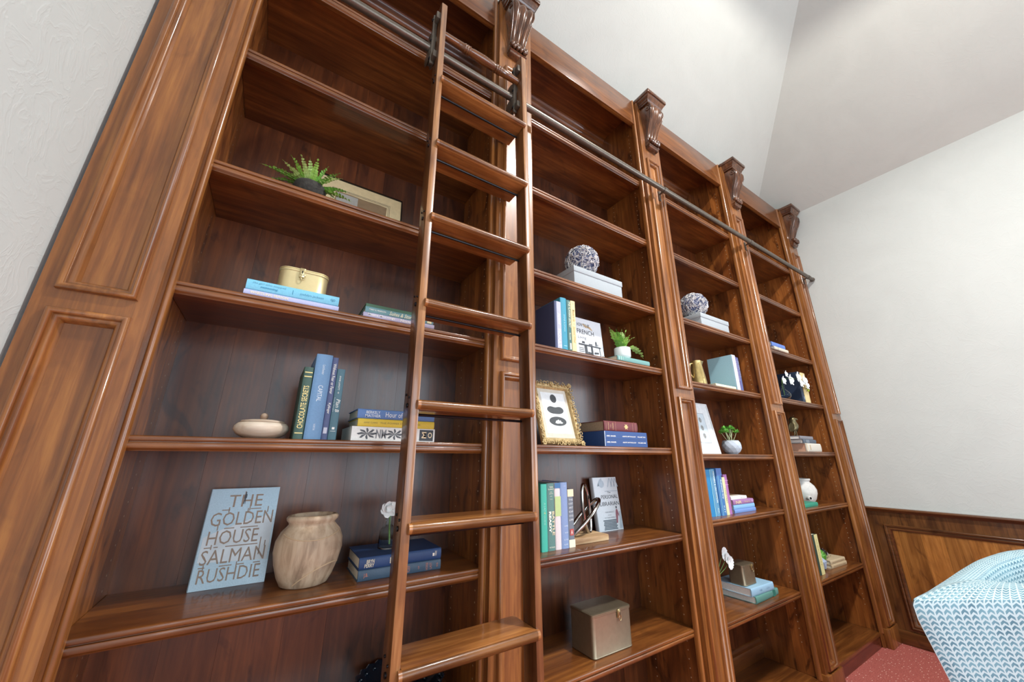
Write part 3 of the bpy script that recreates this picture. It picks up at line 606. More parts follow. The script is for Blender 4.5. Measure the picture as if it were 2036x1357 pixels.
book('shorter grey and cream upright book touching the wooden sculpture base', up_(.9124, .060, z+.0003), .0275, .135, .183, '6f7680', [('bar', None, .0, .13, 0, 1, 'e6d3b0'), ('bar', None, .87, 1, 0, 1, 'e6dcc4')]+[('across', s, .17+.07*i, .20+.07*i, .15, .85, 'dfe0e2') for i, s in enumerate(('THE', 'LOST', 'ART', 'OF', 'GOOD', 'LIFE'))]+[('bar', None, .69, .80, .2, .8, 'b04a44'), ('across', 'A', .71, .78, .35, .65, 'e8d8d0', .02)])
def librarian(t, M):
    f = cov(.022); W, H = .140, .208
    bm = BM()
    for i in range(5): add_poly(bm, [(.036-.004*i, .172), (.036-.003*i, .198-.004*i), (.05, .206-.006*i), (.052, .202-.006*i)], *f(0, 0))
    add_poly(bm, [(.046+.016*math.cos(k*math.pi/8), .182+.016*math.sin(k*math.pi/8)) for k in range(16)], *f(0, 0, 1))
    for a, b in ((.08, .10), (.10, .118), (.118, .134)):
        add_poly(bm, [(a, .168), (a+.004, .168), (b, .204), (b-.006, .204)], *f(0, 0, 1)); add_poly(bm, [(b+.008, .168), (b+.012, .168), (b, .204), (b-.003, .204)], *f(0, 0, 1))
    add_poly(bm, [(.06, .150), (.138, .150), (.138, .153), (.06, .153)], *f(0, 0)); add_poly(bm, [(.12, .005), (.138, .005), (.138, .07), (.128, .07)], *f(0, 0))
    flat(bm, 'cover_art', paint('print_paleblue', '#aebcc6', .4), t, M)
    bm = BM(); add_text(bm, 'PERSONAL', *f(.034, .122), .100, .015, .006); add_text(bm, 'LIBRARIAN', *f(.022, .095), .114, .015, .006); add_text(bm, 'The', *f(.074, .143), .02, .008)
    flat(bm, 'lettering', paint('print_ink', '#45474c', .5), t, M)
    bm = BM(); add_text(bm, 'MARIE BENEDICT', *f(.046, .067), .055, .006); add_text(bm, 'AND', *f(.06, .057), .02, .004); add_text(bm, 'VICTORIA MURRAY', *f(.038, .046), .065, .006); flat(bm, 'author_line', paint('print_greyb', '#8d9299', .5), t, M)
    bm = BM()
    for i in range(7): add_poly(bm, [(.028+.002*(i % 3), .004+.0055*i), (.108-.004*(i % 2), .004+.0055*i), (.108-.004*(i % 2), .0085+.0055*i), (.028+.002*(i % 3), .0085+.0055*i)], *f(0, 0))
    flat(bm, 'printed_books', paint('print_slate', '#5d6a73', .5), t, M)
    bm = BM(); add_poly(bm, [(.104, .026), (.112, .026), (.120, .060), (.124, .050), (.126, .056), (.120, .076), (.117, .080), (.113, .080), (.108, .072), (.106, .058)], *f(0, 0, 2)); flat(bm, 'printed_dress', paint('print_rose', '#96606a', .5), t, M)
    bm = BM(); add_poly(bm, [(.115+.004*math.cos(k*math.pi/5), .0865+.005*math.sin(k*math.pi/5)) for k in range(10)], *f(0, 0, 2)); flat(bm, 'printed_hair', paint('print_dark', '#3c3f46', .5), t, M)
book('pale face out book PERSONAL LIBRARIAN behind the chrome ring sculpture', face(1.193, .190, z+.0005, .022, 7), .022, .140, .208, 'd3dade', front=librarian, rough=.35, pages=PAGEW)

# ---- bay three
z = SH[2][3]
book('thin cream book lying in front of the light blue book', lie(1.905, .008, z, .20, 0), .0135, .12, .20, 'd9dcbc', [], PAGEW)
book('light blue upright book with pale spine beside purple books', up_(2.140, .020, z+.0003), .036, .14, .205, 'a6d2e0', [('bar', None, 0, 1, .0, 1, 'cfd6e4')], PAGEW)
book('slim purple upright book with speckled spine', up_(2.1768, .020, z+.0003), .018, .135, .198, '5b4f86', [('down', 'THE LONG ROAD HOME', .06, .7, .3, .7, 'c4bcd8')])
book('blue grey upright book at the end of the row past the purple book', up_(2.1952, .020, z+.0003), .018, .135, .196, '565f8e', [('down', 'SILVER CITY', .1, .6, .3, .7, 'c8ccd8')])
z = SH[2][1]
book('bright blue upright book at the left end by the pilaster in the mauve row', up_(1.766, .05, z+.0003), .042, .15, .205, '1f7fb4', [('bar', None, 0, 1, .72, .80, 'a8dcd8')])
book('steel blue upright book with a long white title', up_(1.8085, .05, z+.0003), .033, .15, .207, '5b93b4', [('down', 'MANNERS & UNCOMMON', .05, .72, .35, .72, 'e8f0f0', .01), ('down', 'BK', .84, .95, .35, .65, 'c4dce0')])
book('royal blue upright book with white script beside the cream book', up_(1.842, .045, z+.0003), .046, .15, .210, '3f74ac', [('bar', None, .0, .16, .0, 1, '4f72b0'), ('down', 'Andromeda Gray', .24, .66, .45, .80, 'e4eef2', .01, .2), ('down', 'KIT', .80, .95, .45, .7, 'c4dce8'), ('bar', None, .16, 1, .18, .24, '8fd0dc')])
book('narrow cream yellow upright book between blue and mauve books', up_(1.8885, .045, z+.0003), .024, .14, .168, 'd8d3a4', [('down', 'HARVEST', .3, .7, .3, .7, 'a89c6c')])
book('mauve upright book at the right end of the blue row', up_(1.913, .050, z+.0003), .032, .14, .180, 'a66aa4', [('bar', None, .15, .16, 0, 1, 'd8a8cc'), ('bar', None, .26, .27, 0, 1, 'd8a8cc')])
book('blue book at the bottom of the small stack with the mauve book', lie(1.965, .050, z, .205), .018, .13, .205, '6f8fc8')
book('light blue book under the mauve book in the small stack', lie(1.965, .052, z+.0182, .203), .020, .13, .203, '86b4de')
book('mauve book with gold initials lying above light blue books', lie(1.962, .050, z+.0384, .198), .022, .13, .198, 'a0719e', [('down', 'NR', .12, .40, .2, .8, 'dcc49c', .02), ('down', 'Roberts', .55, .80, .35, .65, 'dcc49c'), ('bar', None, .90, .95, .3, .7, 'c8a8c8')])
book('small white book with orange cover picture on top of the mauve book', lie(1.962, .056, z+.0606, .150), .015, .11, .150, 'f0ece6', [('down', 'grace', .6, .9, .3, .6, '9a94a0')], PAGEW, front=lambda t, M: flat((lambda b: (add_poly(b, [(.03, .02), (.10, .02), (.10, .11), (.05, .12)], *cov(.015)(0, 0)), b)[1])(BM()), 'cover_art', paint('print_orange', '#c8924e', .5), t, M))
z = SH[2][0]
book('sea green hardback at the bottom of the stack under the small gold box', lie(1.999, .036, z, .231, 2), .0285, .20, .231, '5f938a', [('bar', None, .74, .86, .04, .96, '2f7468')], PAGEW)
book('pale blue hardback directly under the small gold box', lie(1.981, .043, z+.0288, .204, -1), .0335, .17, .204, '9cc3dc', [('down', 'YORK', .34, .46, .4, .62, '7a9cba'), ('down', 'GA', .66, .80, .4, .62, '7a9cba')], PAGEW)

# ---- bay four
z = SH[3][4]
book('cream book with rounded spine lying under the blue book near the top', lie(2.690, .006, z, .205), .021, .13, .205, 'd6cdb8', [('bar', None, .25, .27, 0, 1, '9a9488')], PAGEW)
book('periwinkle blue book lying on the cream book on a high shelf', lie(2.672, .010, z+.0213, .195), .029, .13, .195, '5f7fc4')
z = SH[3][3]
book('worn navy upright book with striped dark spine behind the orchid', up_(2.998, .020, z+.0003), .040, .15, .212, '22324a', [('bar', None, 0, 1, .15, .22, '6a7484'), ('bar', None, 0, 1, .45, .5, '54606f'), ('bar', None, .8, .9, .5, .8, '8aa0b4')])
book('tall pale yellow upright book with rounded corner beside the navy book', up_(3.0385, .016, z+.0003), .074, .14, .210, 'e6cf96', [], PAGEW)
book('small tan upright book half hidden by the pilaster behind the round vase', up_(2.742, .10, z+.0003), .05, .12, .12, 'b49a68')
z = SH[3][2]
book('thick cream book with peach page edges at the bottom under the bird', lie(2.850, .012, z+.0003, .232), .050, .15, .232, 'd8d2c4', [('bar', None, .24, .28, .2, .8, 'b89a6a'), ('bar', None, .0, .10, 0, 1, 'cfc0a8')], paint('peach_pages', '#cf9f84', .8, 0, .05, .2, 220))
book('dark slate book with white page edges in the middle of the bird stack', lie(2.836, .016, z+.0506, .196), .024, .13, .196, '56616d', [('bar', None, .2, .45, .1, .9, '76808a')], PAGEW)
book('grey book with white page edges on top of the stack directly under the bird', lie(2.806, .018, z+.0748, .196), .020, .13, .196, '83838a', [], PAGEW)
z = SH[3][1]
book('emerald green book lying in front of the white pot', lie(2.665, .030, z, .215), .022, .11, .215, '2f8f74')
z = SH[3][0]
book('dark green upright book with pale yellow spine beside the blue crystal', up_(2.724, .042, z+.0003), .076, .15, .205, '2f463e', [('bar', None, 0, 1, .40, 1, 'dfd79a'), ('down', 'ALBRIGHT', .1, .8, .62, .78, 'a89c5c')], PAGES)
book('tan book at the bottom of the low pair under the speckled shell', lie(2.950, .056, z, .212, -2), .021, .13, .212, 'cdb794', [('down', 'THE HISTORIES OF ALBION', .1, .9, .3, .6, 'a88a68')], PAGES)
book('tan book on top of the low pair under the speckled shell', lie(2.950, .058, z+.0213, .205, -2), .021, .13, .205, 'd2be9c', [('down', 'THE VOYAGES OF ALBION', .1, .9, .3, .6, 'a88a68')], PAGES)

# ------------------------------------------------------------------ boxes, bowls, vases, frames, plants
def rrect(x0, x1, y0, y1, r, n=5):
    out = []
    for cx, cy, a0 in ((x1-r, y1-r, 0), (x0+r, y1-r, 90), (x0+r, y0+r, 180), (x1-r, y0+r, 270)):
        for k in range(n+1):
            a = R_(a0+90*k/n); out.append((cx+r*math.cos(a), cy+r*math.sin(a)))
    return out
def metal_box(label, mat, x0, x1, y0, y1, z, H, r, lid_h, latch_x, M=None):
    M = M or Matrix()
    t = thing('metal_box', label, 'box', M @ Vector(((x0+x1)/2, (y0+y1)/2, z)), 'metal boxes with clasps')
    bm = BM(); add_loft(bm, [[(a, b, zz) for a, b in rrect(x0+i, x1-i, y0+i, y1-i, r)] for zz, i in ((z, .002), (z+.002, 0), (z+.004, -.0008), (z+.006, 0), (z+H-lid_h, 0))]); fin(bm, 'body', mat, t, M=M, sharp=35)
    bm = BM(); e = .0016
    add_loft(bm, [[(a, b, zz) for a, b in rrect(x0-i, x1+i, y0-i, y1+i, r)] for zz, i in ((z+H-lid_h, e*.4), (z+H-lid_h+.001, e), (z+H-lid_h*.55, e), (z+H-lid_h*.5, e*.3), (z+H-lid_h*.42, e*.3), (z+H-lid_h*.36, e), (z+H-.0015, e), (z+H, -.001), (z+H+.0006, -.006))]); fin(bm, 'lid', mat, t, M=M, sharp=35)
    bm = BM(); lx = latch_x; add_box(bm, lx-.006, lx+.006, y0-.006, y0-.001, z+H-.026, z+H-.001); add_box(bm, lx-.0045, lx+.0045, y0-.0085, y0-.005, z+H-.020, z+H-.004)
    add_tube(bm, [(lx+.005*math.cos(k*math.pi/5)+.003, y0-.007, z+H-.026+.008*math.sin(k*math.pi/5)) for k in range(10)], .0013, 6, True)
    fin(bm, 'latch', paint('latch_metal', '#c9b98c', .3, .9), t, M=M, bevel=.0008)
    bm = BM(); add_box(bm, lx-.0012, lx+.0012, y0-.0088, y0-.0084, z+H-.017, z+H-.009); fin(bm, 'keyhole', STEELROD, t, M=M)
    return t
GOLDB = paint('satin_gold', '#d9c998', .42, .55, .03); CHAMP = paint('champagne_metal', '#9d9078', .36, .8, .05)
metal_box('gold oblong vanity box with clasp on the sky blue book', GOLDB, -.046, .067, .016, .080, SH[0][3]+.0384, .0625, .026, .010, .004)
metal_box('large champagne metal box with hinged lid alone on a low shelf', CHAMP, .980, 1.164, .036, .148, SH[1][0], .122, .013, .009, 1.099)
metal_box('small champagne metal box with clasp on the pale blue hardback', CHAMP, 1.988, 2.097, .066, .142, SH[2][0]+.0626, .088, .013, .009, 2.062)

def gift_box(label, x0, x1, y0, y1, z, H):
    t = thing('storage_box', label, 'box', ((x0+x1)/2, (y0+y1)/2, z), 'grey linen storage boxes'); m = paint('grey_linen', '#a9b0b3', .85, 0, .05, .4, 350)
    box('body', m, t, x0+.003, x1-.003, y0+.003, y1-.003, z+.0003, z+H-.001, bevel=.0012); box('lid', m, t, x0, x1, y0, y1, z+H-.026, z+H, bevel=.0015)
gift_box('grey linen lidded storage box under the twig ball by the ladder', .974, 1.275, .03, .20, SH[1][4], .100)
gift_box('grey linen lidded storage box under the twig ball in the third bay', 1.910, 2.205, .03, .19, SH[2][4], .0885)

def twig_ball(label, c, r, seed):
    rnd = random.Random(seed)
    t = thing('twig_ball', label, 'ornament', (c[0], c[1], c[2]-r), 'twig balls on storage boxes')
    bm = BM(); add_ball(bm, c, r*.90, seg=20, rings=14); fin(bm, 'core', paint('navy_core', '#6a7390', .8), t)
    for nm, colr, cnt in (('pale_twigs', '#ece9e6', 620), ('navy_twigs', '#4f5c84', 260)):
        bm = BM()
        for _ in range(cnt):
            ax = Vector((rnd.gauss(0, 1), rnd.gauss(0, 1), rnd.gauss(0, 1))).normalized(); u = ax.orthogonal().normalized(); v = ax.cross(u)
            off = rnd.uniform(-.55, .55); rr = r*rnd.uniform(.93, 1.02); a0 = rnd.uniform(0, 6.28); ln = rnd.uniform(.3, .8)
            k_ = math.sqrt(1-off*off)
            add_tube(bm, [Vector(c)+rr*(1+.03*math.sin(i*.9+a0))*(ax*off+k_*(math.cos(a0+ln*i/7)*u+math.sin(a0+ln*i/7)*v)) for i in range(8)], r*.016, 4)
        tag(fin(bm, nm, paint(nm, colr, .8, 0, .15), t, sharp=80), kind='stuff')
twig_ball('navy and white twig ball on the grey box by the ladder', (1.090, .098, SH[1][4]+.100+.0785), .076, 3)
twig_ball('navy and white twig ball on the grey box in the third bay', (1.985, .105, SH[2][4]+.0885+.0785), .076, 5)

def turned(name, label, cat, c, prof, mat, **k):
    bm = BM(); add_lathe(bm, prof, c, 36, **k); return bm
# pale wooden lidded bowl
z = SH[0][2]; c = (-.016, .078, z)
t = thing('lidded_bowl', 'pale wooden lidded bowl with round knob beside the green book', 'bowl', c)
PW = wood('pale_paulownia', 'x', '#bfa68c', '#d3c0a9', '#e0d2c0', rough=.6, coat=0, knots=.12, vary=.03)
bm = BM(); add_lathe(bm, [(.022, .0005), (.036, .003), (.050, .011), (.0565, .021), (.0555, .029), (.049, .036), (.046, .037)], c, 40); fin(bm, 'bowl', PW, t, sharp=60)
bm = BM(); add_lathe(bm, [(.044, .0365), (.046, .0385), (.044, .0415), (.030, .044), (.010, .0455), (.006, .046)], c, 40); ld = fin(bm, 'lid', PW, t, sharp=60)
bm = BM(); add_ball(bm, (c[0], c[1], z+.0525), .0085, seg=16, rings=10); fin(bm, 'knob', PW, ld, sharp=80)
# big wooden vase
z = SH[0][1]; c = (.127, .106, z)
VW = wood('pale_carved_wood', 'z', '#8f765c', '#b9a084', '#d2bfa4', rough=.6, coat=0, knots=.5, vary=.03, gscale=.7, blotch=.6)
t = thing('wooden_vase', 'rustic pale wooden vase with rolled rim beside the face out blue book', 'vase', c)
prof = [(.034, 0), (.040, .003), (.047, .018), (.054, .042), (.0585, .066), (.0575, .086), (.051, .103), (.043, .113), (.040, .117), (.041, .121), (.0445, .125), (.0455, .130), (.043, .134), (.038, .135), (.035, .131), (.034, .118), (.042, .10), (.046, .07), (.03, .02), (.01, .012)]
prof = [(r*1.27, h*1.12) for r, h in prof]
bm = BM(); add_lathe(bm, prof, c, 48, sy=.86); fin(bm, 'body', VW, t, sharp=75)
def ridge(pts): 
    out = []
    for a, h in pts:
        r = 0
        for (r0, z0_), (r1, z1_) in zip(prof, prof[1:12]):
            if z0_ <= h <= z1_: r = r0+(r1-r0)*(h-z0_)/(z1_-z0_)
        a = R_(a); out.append((c[0]+(r+.0006)*math.cos(a), c[1]+(r+.0006)*.86*math.sin(a), z+h))
    return out
bm = BM(); add_tube(bm, ridge([(205+7*k, .115-.013*math.sin(math.pi*k/18)) for k in range(19)]), .0012, 6); add_tube(bm, ridge([(240+6*k, .009+.040*math.sin(math.pi*.62*k/16)) for k in range(17)]), .0014, 6)
fin(bm, 'grain_ridge', paint('pale_ridge', '#c9ad8a', .6), t)
# glass bottle with white flowers, on the navy book
FLW = paint('white_petal', '#eef0ee', .55, 0, .04); STM = paint('leaf_stem', '#6f9a4a', .5, 0, .1)
def petal(bm, c, d, up, ln, wd, curl=.25):
    c, d, up = Vector(c), Vector(d).normalized(), Vector(up).normalized(); s = d.cross(up).normalized(); up = s.cross(d)
    rows = []
    for i in range(5):
        f = i/4; h = wd*math.sin(math.pi*(.12+.80*f))**.7
        p = c+d*ln*f+up*(curl*ln*f*f)
        rows.append([bm.verts.new(p-s*h+up*.12*h), bm.verts.new(p), bm.verts.new(p+s*h+up*.12*h)])
    for a, b in zip(rows, rows[1:]):
        for k in (0, 1): bm.faces.new((a[k], a[k+1], b[k+1], b[k]))
def bottle(t, c, prof):
    bm = BM(); add_lathe(bm, prof, c, 28); fin(bm, 'glass', GLASS, t, sharp=70)
cb_ = (.319, .118, SH[0][1]+.0516)
t = thing('bottle_vase', 'clear glass bottle holding a white flower on the navy hardback', 'vase', cb_)
bottle(t, cb_, [(.020, .0002), (.0245, .002), (.0250, .006), (.0225, .043), (.017, .051), (.0095, .056), (.0085, .062), (.0085, .078), (.0105, .080), (.0105, .082), (.0072, .082), (.0068, .060), (.014, .052), (.0205, .042), (.0228, .006), (.02, .004)])
bm = BM(); add_tube(bm, [(cb_[0]+.006, cb_[1], cb_[2]+.008), (cb_[0]+.002, cb_[1], cb_[2]+.05), (cb_[0], cb_[1], cb_[2]+.09), (cb_[0]-.004, cb_[1], cb_[2]+.10)], .0022, 6); fin(bm, 'stem', STM, t)
for dx, dz, q in ((-.008, .104, 1.0), (.016, .108, .9)):
    bm = BM(); fc = Vector((cb_[0]+dx, cb_[1]-.004, cb_[2]+dz-.006))
    for k in range(7):
        a = 2*math.pi*k/7; petal(bm, fc, (math.cos(a), -.35, math.sin(a)*.75), (0, -1, .3), .026*q, .011*q)
    for k in range(5):
        a = 2*math.pi*k/5+.4; petal(bm, fc+Vector((0, -.004, .002)), (math.cos(a)*.6, -.6, math.sin(a)*.6), (0, -1, .2), .017*q, .008*q)
    fin(bm, 'blossom', FLW, t, sharp=80)
# dark studded bowl on the lowest visible shelf of bay one
z = SH[0][0]; c = (.388, .128, z)
t = thing('serving_bowl', 'dark glossy round bowl with scalloped rim behind the ladder on a low shelf', 'bowl', c)
DKG = paint('midnight_glaze', '#16202b', .12, .2, .05, 0, 30, coat=.6)
bm = BM(); rings = []
for r, h, sc in ((.040, .0005, 0), (.045, .004, 0), (.070, .022, 0), (.092, .050, 0), (.104, .072, 0), (.110, .080, 1), (.112, .083, 1), (.109, .084, 1), (.100, .074, 0), (.088, .052, 0), (.066, .026, 0), (.02, .014, 0)):
    rings.append([(c[0]+(r+sc*.0022*math.cos(24*a))*math.cos(a), c[1]+(r+sc*.0022*math.cos(24*a))*math.sin(a), z+h+sc*.0016*math.cos(24*a)) for a in (2*math.pi*k/96 for k in range(96))])
add_loft(bm, rings); fin(bm, 'dish', DKG, t, sharp=60)
bm = BM()
for q in range(2):
    for k in range(22-4*q): a = 2*math.pi*k/(22-4*q); add_ball(bm, (c[0]+(.100-.018*q)*math.cos(a), c[1]+(.100-.018*q)*math.sin(a), z+.0745-.027*q), .0052, seg=8, rings=6)
tag(fin(bm, 'studs', DKG, t, sharp=80), kind='stuff')

# framed print behind the fern
z = SH[0][4]
t = thing('framed_print', 'thin black framed sepia print with wide cream mat behind the fern', 'picture', (.142, .175, z))
Mf = T(-.001, .172, z+.0004) @ RX(-9)
W_, H_ = .282, .232
bm = BM(); add_frame(bm, 0, W_, 0, H_, [(0, .012), (0, 0), (.004, 0), (.004, .004)]); fin(bm, 'frame', paint('black_lacquer', '#15120f', .3), t, M=Mf)
box('backing', paint('mat_cream', '#d6c094', .8), t, .003, W_-.003, .004, .011, .003, H_-.003, M=Mf)
f0 = ((0, .0036, 0), (1, 0, 0), (0, 0, 1))
bm = BM()
for i0 in (.044, .049): add_frame(bm, i0, W_-i0, i0, H_-i0, [(0, .0034), (.0011, .0034)])
flat(bm, 'mat_line', paint('print_dark', '#3c3f46', .5), t, Mf)
bm = BM(); add_poly(bm, [(.056, .056), (.140, .054), (.226, .057), (.225, .120), (.227, .175), (.200, .177), (.150, .175), (.100, .178), (.057, .176)], *f0); flat(bm, 'print_sheet', paint('sepia_print', '#8d7355', .8, 0, .10, 0, 30), t, Mf)
bm = BM(); add_poly(bm, [(.060, .058), (.128, .058), (.128, .172), (.060, .172)], (0, .0033, 0), (1, 0, 0), (0, 0, 1)); flat(bm, 'print_panel', paint('print_greypale', '#a8a39a', .6), t, Mf)
# ferns
LEAF = [paint('fern_a', '#8fc150', .5, 0, .12), paint('fern_b', '#6fa843', .5, 0, .12), paint('fern_c', '#b4d67c', .5, 0, .1)]
def leaflet(bm, p, d, n, ln, wd):
    p, d, n = Vector(p), Vector(d).normalized(), Vector(n).normalized(); s = d.cross(n).normalized()
    v = [bm.verts.new(q) for q in (p, p+d*ln*.35+s*wd, p+d*ln*.8+s*wd*.8, p+d*ln, p+d*ln*.8-s*wd*.8, p+d*ln*.35-s*wd)]
    bm.faces.new(v)
def frond(t, base, d, ln, droop, mat, n=12, lw=.006, ll=.012, taper=True, vein=STM, rnd=random):
    base, d = Vector(base), Vector(d).normalized(); pts = []; p = base.copy(); dd = d.copy()
    for i in range(10):
        pts.append(p.copy()); p = p+dd*ln/9; dd = (dd+Vector((0, 0, -droop/9))).normalized()
    bm = BM(); add_tube(bm, pts, [.0011-.0008*i/9 for i in range(10)], 5)
    for i in range(n):
        f = .15+.85*i/n; q = f*9; k = min(int(q), 8); pp = pts[k].lerp(pts[k+1], q-k); tg = (pts[k+1]-pts[k]).normalized()
        side = tg.cross(Vector((0, 0, 1))); side = side.normalized() if side.length > .05 else Vector((1, 0, 0)); nrm = side.cross(tg)
        sz = (math.sin(math.pi*min(1, .25+.75*f))**.6+.15) if taper else 1
        for sg in (-1, 1):
            leaflet(bm, pp, side*sg+tg*.55+nrm*rnd.uniform(-.2, .4), nrm+Vector((rnd.uniform(-.3, .3), rnd.uniform(-.3, .3), 0)), ll*sz*rnd.uniform(.8, 1.15), lw*sz)
    leaflet(bm, pts[-1], dd, (0, -.5, 1), ll*.8, lw*.7)
    fin(bm, 'frond', mat, t, sharp=80)
rnd = random.Random(11)
z = SH[0][4]; c = (-.018, .062, z)
t = thing('potted_fern', 'bushy maidenhair fern in a dark mossy pot in front of the framed print', 'plant', c)
bm = BM(); add_lathe(bm, [(.025, .0005), (.036, .006), (.042, .022), (.043, .040), (.040, .052), (.036, .054), (.033, .048), (.01, .046)], c, 32); fin(bm, 'pot', paint('dark_moss', '#3b3833', .9, 0, .3, .9, 90), t, sharp=60)
dirs = [(-1, -.1, .42), (-.9, -.3, .15), (-.75, .1, .7), (-.5, -.3, .9), (-.35, .2, 1), (-.1, -.2, 1.0), (.1, .15, 1.1), (.3, -.2, .9), (.5, -.3, .6), (.65, .1, .55), (.8, -.2, .35), (.95, -.1, .1), (.9, -.35, -.05), (.7, -.4, -.15), (-.6, -.4, .35), (.05, -.5, .7), (.4, -.5, .3), (-.25, -.5, .6), (.85, .05, .5), (-.85, .1, .2)]
for i, d in enumerate(dirs): frond(t, (c[0]+d[0]*.018, c[1]+d[1]*.015, z+.050), d, rnd.uniform(.068, .098) if i not in (0, 12) else .105, rnd.uniform(.25, .9), LEAF[i % 3], 9, .0040, .0088, rnd=rnd)
# white pot fern on the dusty teal book
c = (1.272, .062, SH[1][3]+.0202)
WCER = paint('white_ceramic', '#eef0ee', .35, 0, .02)
t = thing('potted_fern', 'small sword fern in a white footed pot on the dusty teal book', 'plant', c)
bm = BM(); add_lathe(bm, [(.026, .0004), (.028, .002), (.028, .014), (.0345, .018), (.0355, .024), (.0355, .058), (.0345, .060), (.0325, .060), (.032, .050), (.008, .048)], c, 36); fin(bm, 'pot', WCER, t, sharp=50)
for i, (d, ln, dr) in enumerate((((-.75, -.1, 1.0), .105, .2), ((-.45, -.2, 1.0), .085, .4), ((-.15, -.2, 1.0), .080, .6), ((.15, -.1, 1.0), .085, .6), ((-.6, -.3, .6), .06, .6), ((.35, -.2, .8), .075, .9), ((0, -.4, .8), .065, .8))):
    frond(t, (c[0]+d[0]*.012, c[1], c[2]+.054), d, ln, dr, LEAF[i % 3], 16, .0032, .018, rnd=rnd)
frond(t, (c[0]+.015, c[1], c[2]+.056), (.9, -.1, .55), .13, 1.9, LEAF[2], 7, .0075, .018, rnd=rnd)
frond(t, (c[0]+.012, c[1]-.01, c[2]+.056), (.8, -.5, .35), .075, 1.5, LEAF[2], 4, .0075, .018, rnd=rnd)

# ornate gilt frame with the three black shapes
z = SH[1][2]
t = thing('ornate_frame', 'ornate carved gilt frame holding a print of three dark rounded shapes', 'picture', (.899, .08, z))
Mf = T(.800, .048, z+.001) @ RX(-16); W_, H_ = .199, .252
GILT = paint('antique_gilt', '#cfb27c', .42, .35, .22, .3, 120)
bm = BM(); add_frame(bm, .006, W_-.006, .006, H_-.006, [(0, .012), (0, .002), (.006, -.002), (.012, .001), (.018, -.001), (.022, .004), (.024, .008)]); fin(bm, 'frame', GILT, t, M=Mf, sharp=60)
bm = BM(); rg = random.Random(4)
def curl(cx, cz, r, a0, sg, n=12):
    add_tube(bm, [(cx+r*(1-k/(n+3))*math.cos(a0+sg*k*.55), -.004-.0022*math.sin(math.pi*k/n), cz+r*(1-k/(n+3))*math.sin(a0+sg*k*.55)) for k in range(n)], [.0022-.0011*k/n for k in range(n)], 5)
def along(x0, z0_, x1, z1_):
    n = max(4, int(math.hypot(x1-x0, z1_-z0_)/.017)); nx, nz = -(z1_-z0_), (x1-x0); l = math.hypot(nx, nz); nx /= l; nz /= l
    for i in range(n+1):
        f = i/n; cx, cz = x0+(x1-x0)*f, z0_+(z1_-z0_)*f; o = (.002 if i % 2 else -.002)
        curl(cx+nx*o, cz+nz*o, rg.uniform(.0075, .0105), rg.uniform(0, 6.3), 1 if i % 2 else -1)
        add_ball(bm, (cx+nx*.004, -.003, cz+nz*.004), .0026, seg=8, rings=5)
e_ = .009
along(e_, e_, W_-e_, e_); along(W_-e_, e_, W_-e_, H_-e_); along(W_-e_, H_-e_, e_, H_-e_); along(e_, H_-e_, e_, e_)
for cx, cz in ((e_, e_), (W_-e_, e_), (W_-e_, H_-e_), (e_, H_-e_), (W_/2, e_), (W_/2, H_-e_)):
    for k in range(6): a = k*math.pi/3; add_ball(bm, (cx+.007*math.cos(a), -.004, cz+.007*math.sin(a)), .0048, .004, .0036, 8, 5)
    add_ball(bm, (cx, -.006, cz), .004, seg=8, rings=6)
tag(fin(bm, 'carved_scrollwork', GILT, t, M=Mf, sharp=80), label='gilt carved leaf scrolls')
box('mat_board', paint('mat_linen', '#cfc8b8', .85), t, .026, W_-.026, .007, .011, .026, H_-.026, M=Mf)
f0 = ((0, .0066, 0), (1, 0, 0), (0, 0, 1))
bm = BM(); add_poly(bm, [(.042, .046), (W_-.042, .046), (W_-.042, H_-.044), (.042, H_-.044)], *f0); flat(bm, 'print_sheet', paint('print_white', '#e9edec', .5), t, Mf)
INK = paint('print_charcoal', '#44484a', .6); f1 = ((0, .0062, 0), (1, 0, 0), (0, 0, 1)); f2 = ((0, .0059, 0), (1, 0, 0), (0, 0, 1))
def blob(cx, cz, a, b, waist=0): return [(cx+a*math.cos(k*math.pi/16), cz+b*math.sin(k*math.pi/16)*(1-waist*math.exp(-(math.cos(k*math.pi/16)/.45)**2)*(1 if math.sin(k*math.pi/16) > 0 else .25))) for k in range(32)]
bm = BM(); add_poly(bm, blob(.100, .184, .0150, .0175), *f1); add_poly(bm, blob(.100, .138, .0400, .0180, .42), *f1); add_poly(bm, blob(.101, .093, .0410, .0180), *f1); flat(bm, 'print_shape', INK, t, Mf)
bm = BM(); add_poly(bm, [(.086, .086), (.096, .083), (.108, .085), (.118, .084), (.124, .088), (.116, .091), (.114, .097), (.108, .095), (.104, .100), (.098, .096), (.092, .095)], *f2); add_text(bm, 'y', (.135, .0062, .060), (1, 0, 0), (0, 0, 1), .006, .008); flat(bm, 'print_mark', paint('print_white', '#e9edec', .5), t, Mf)
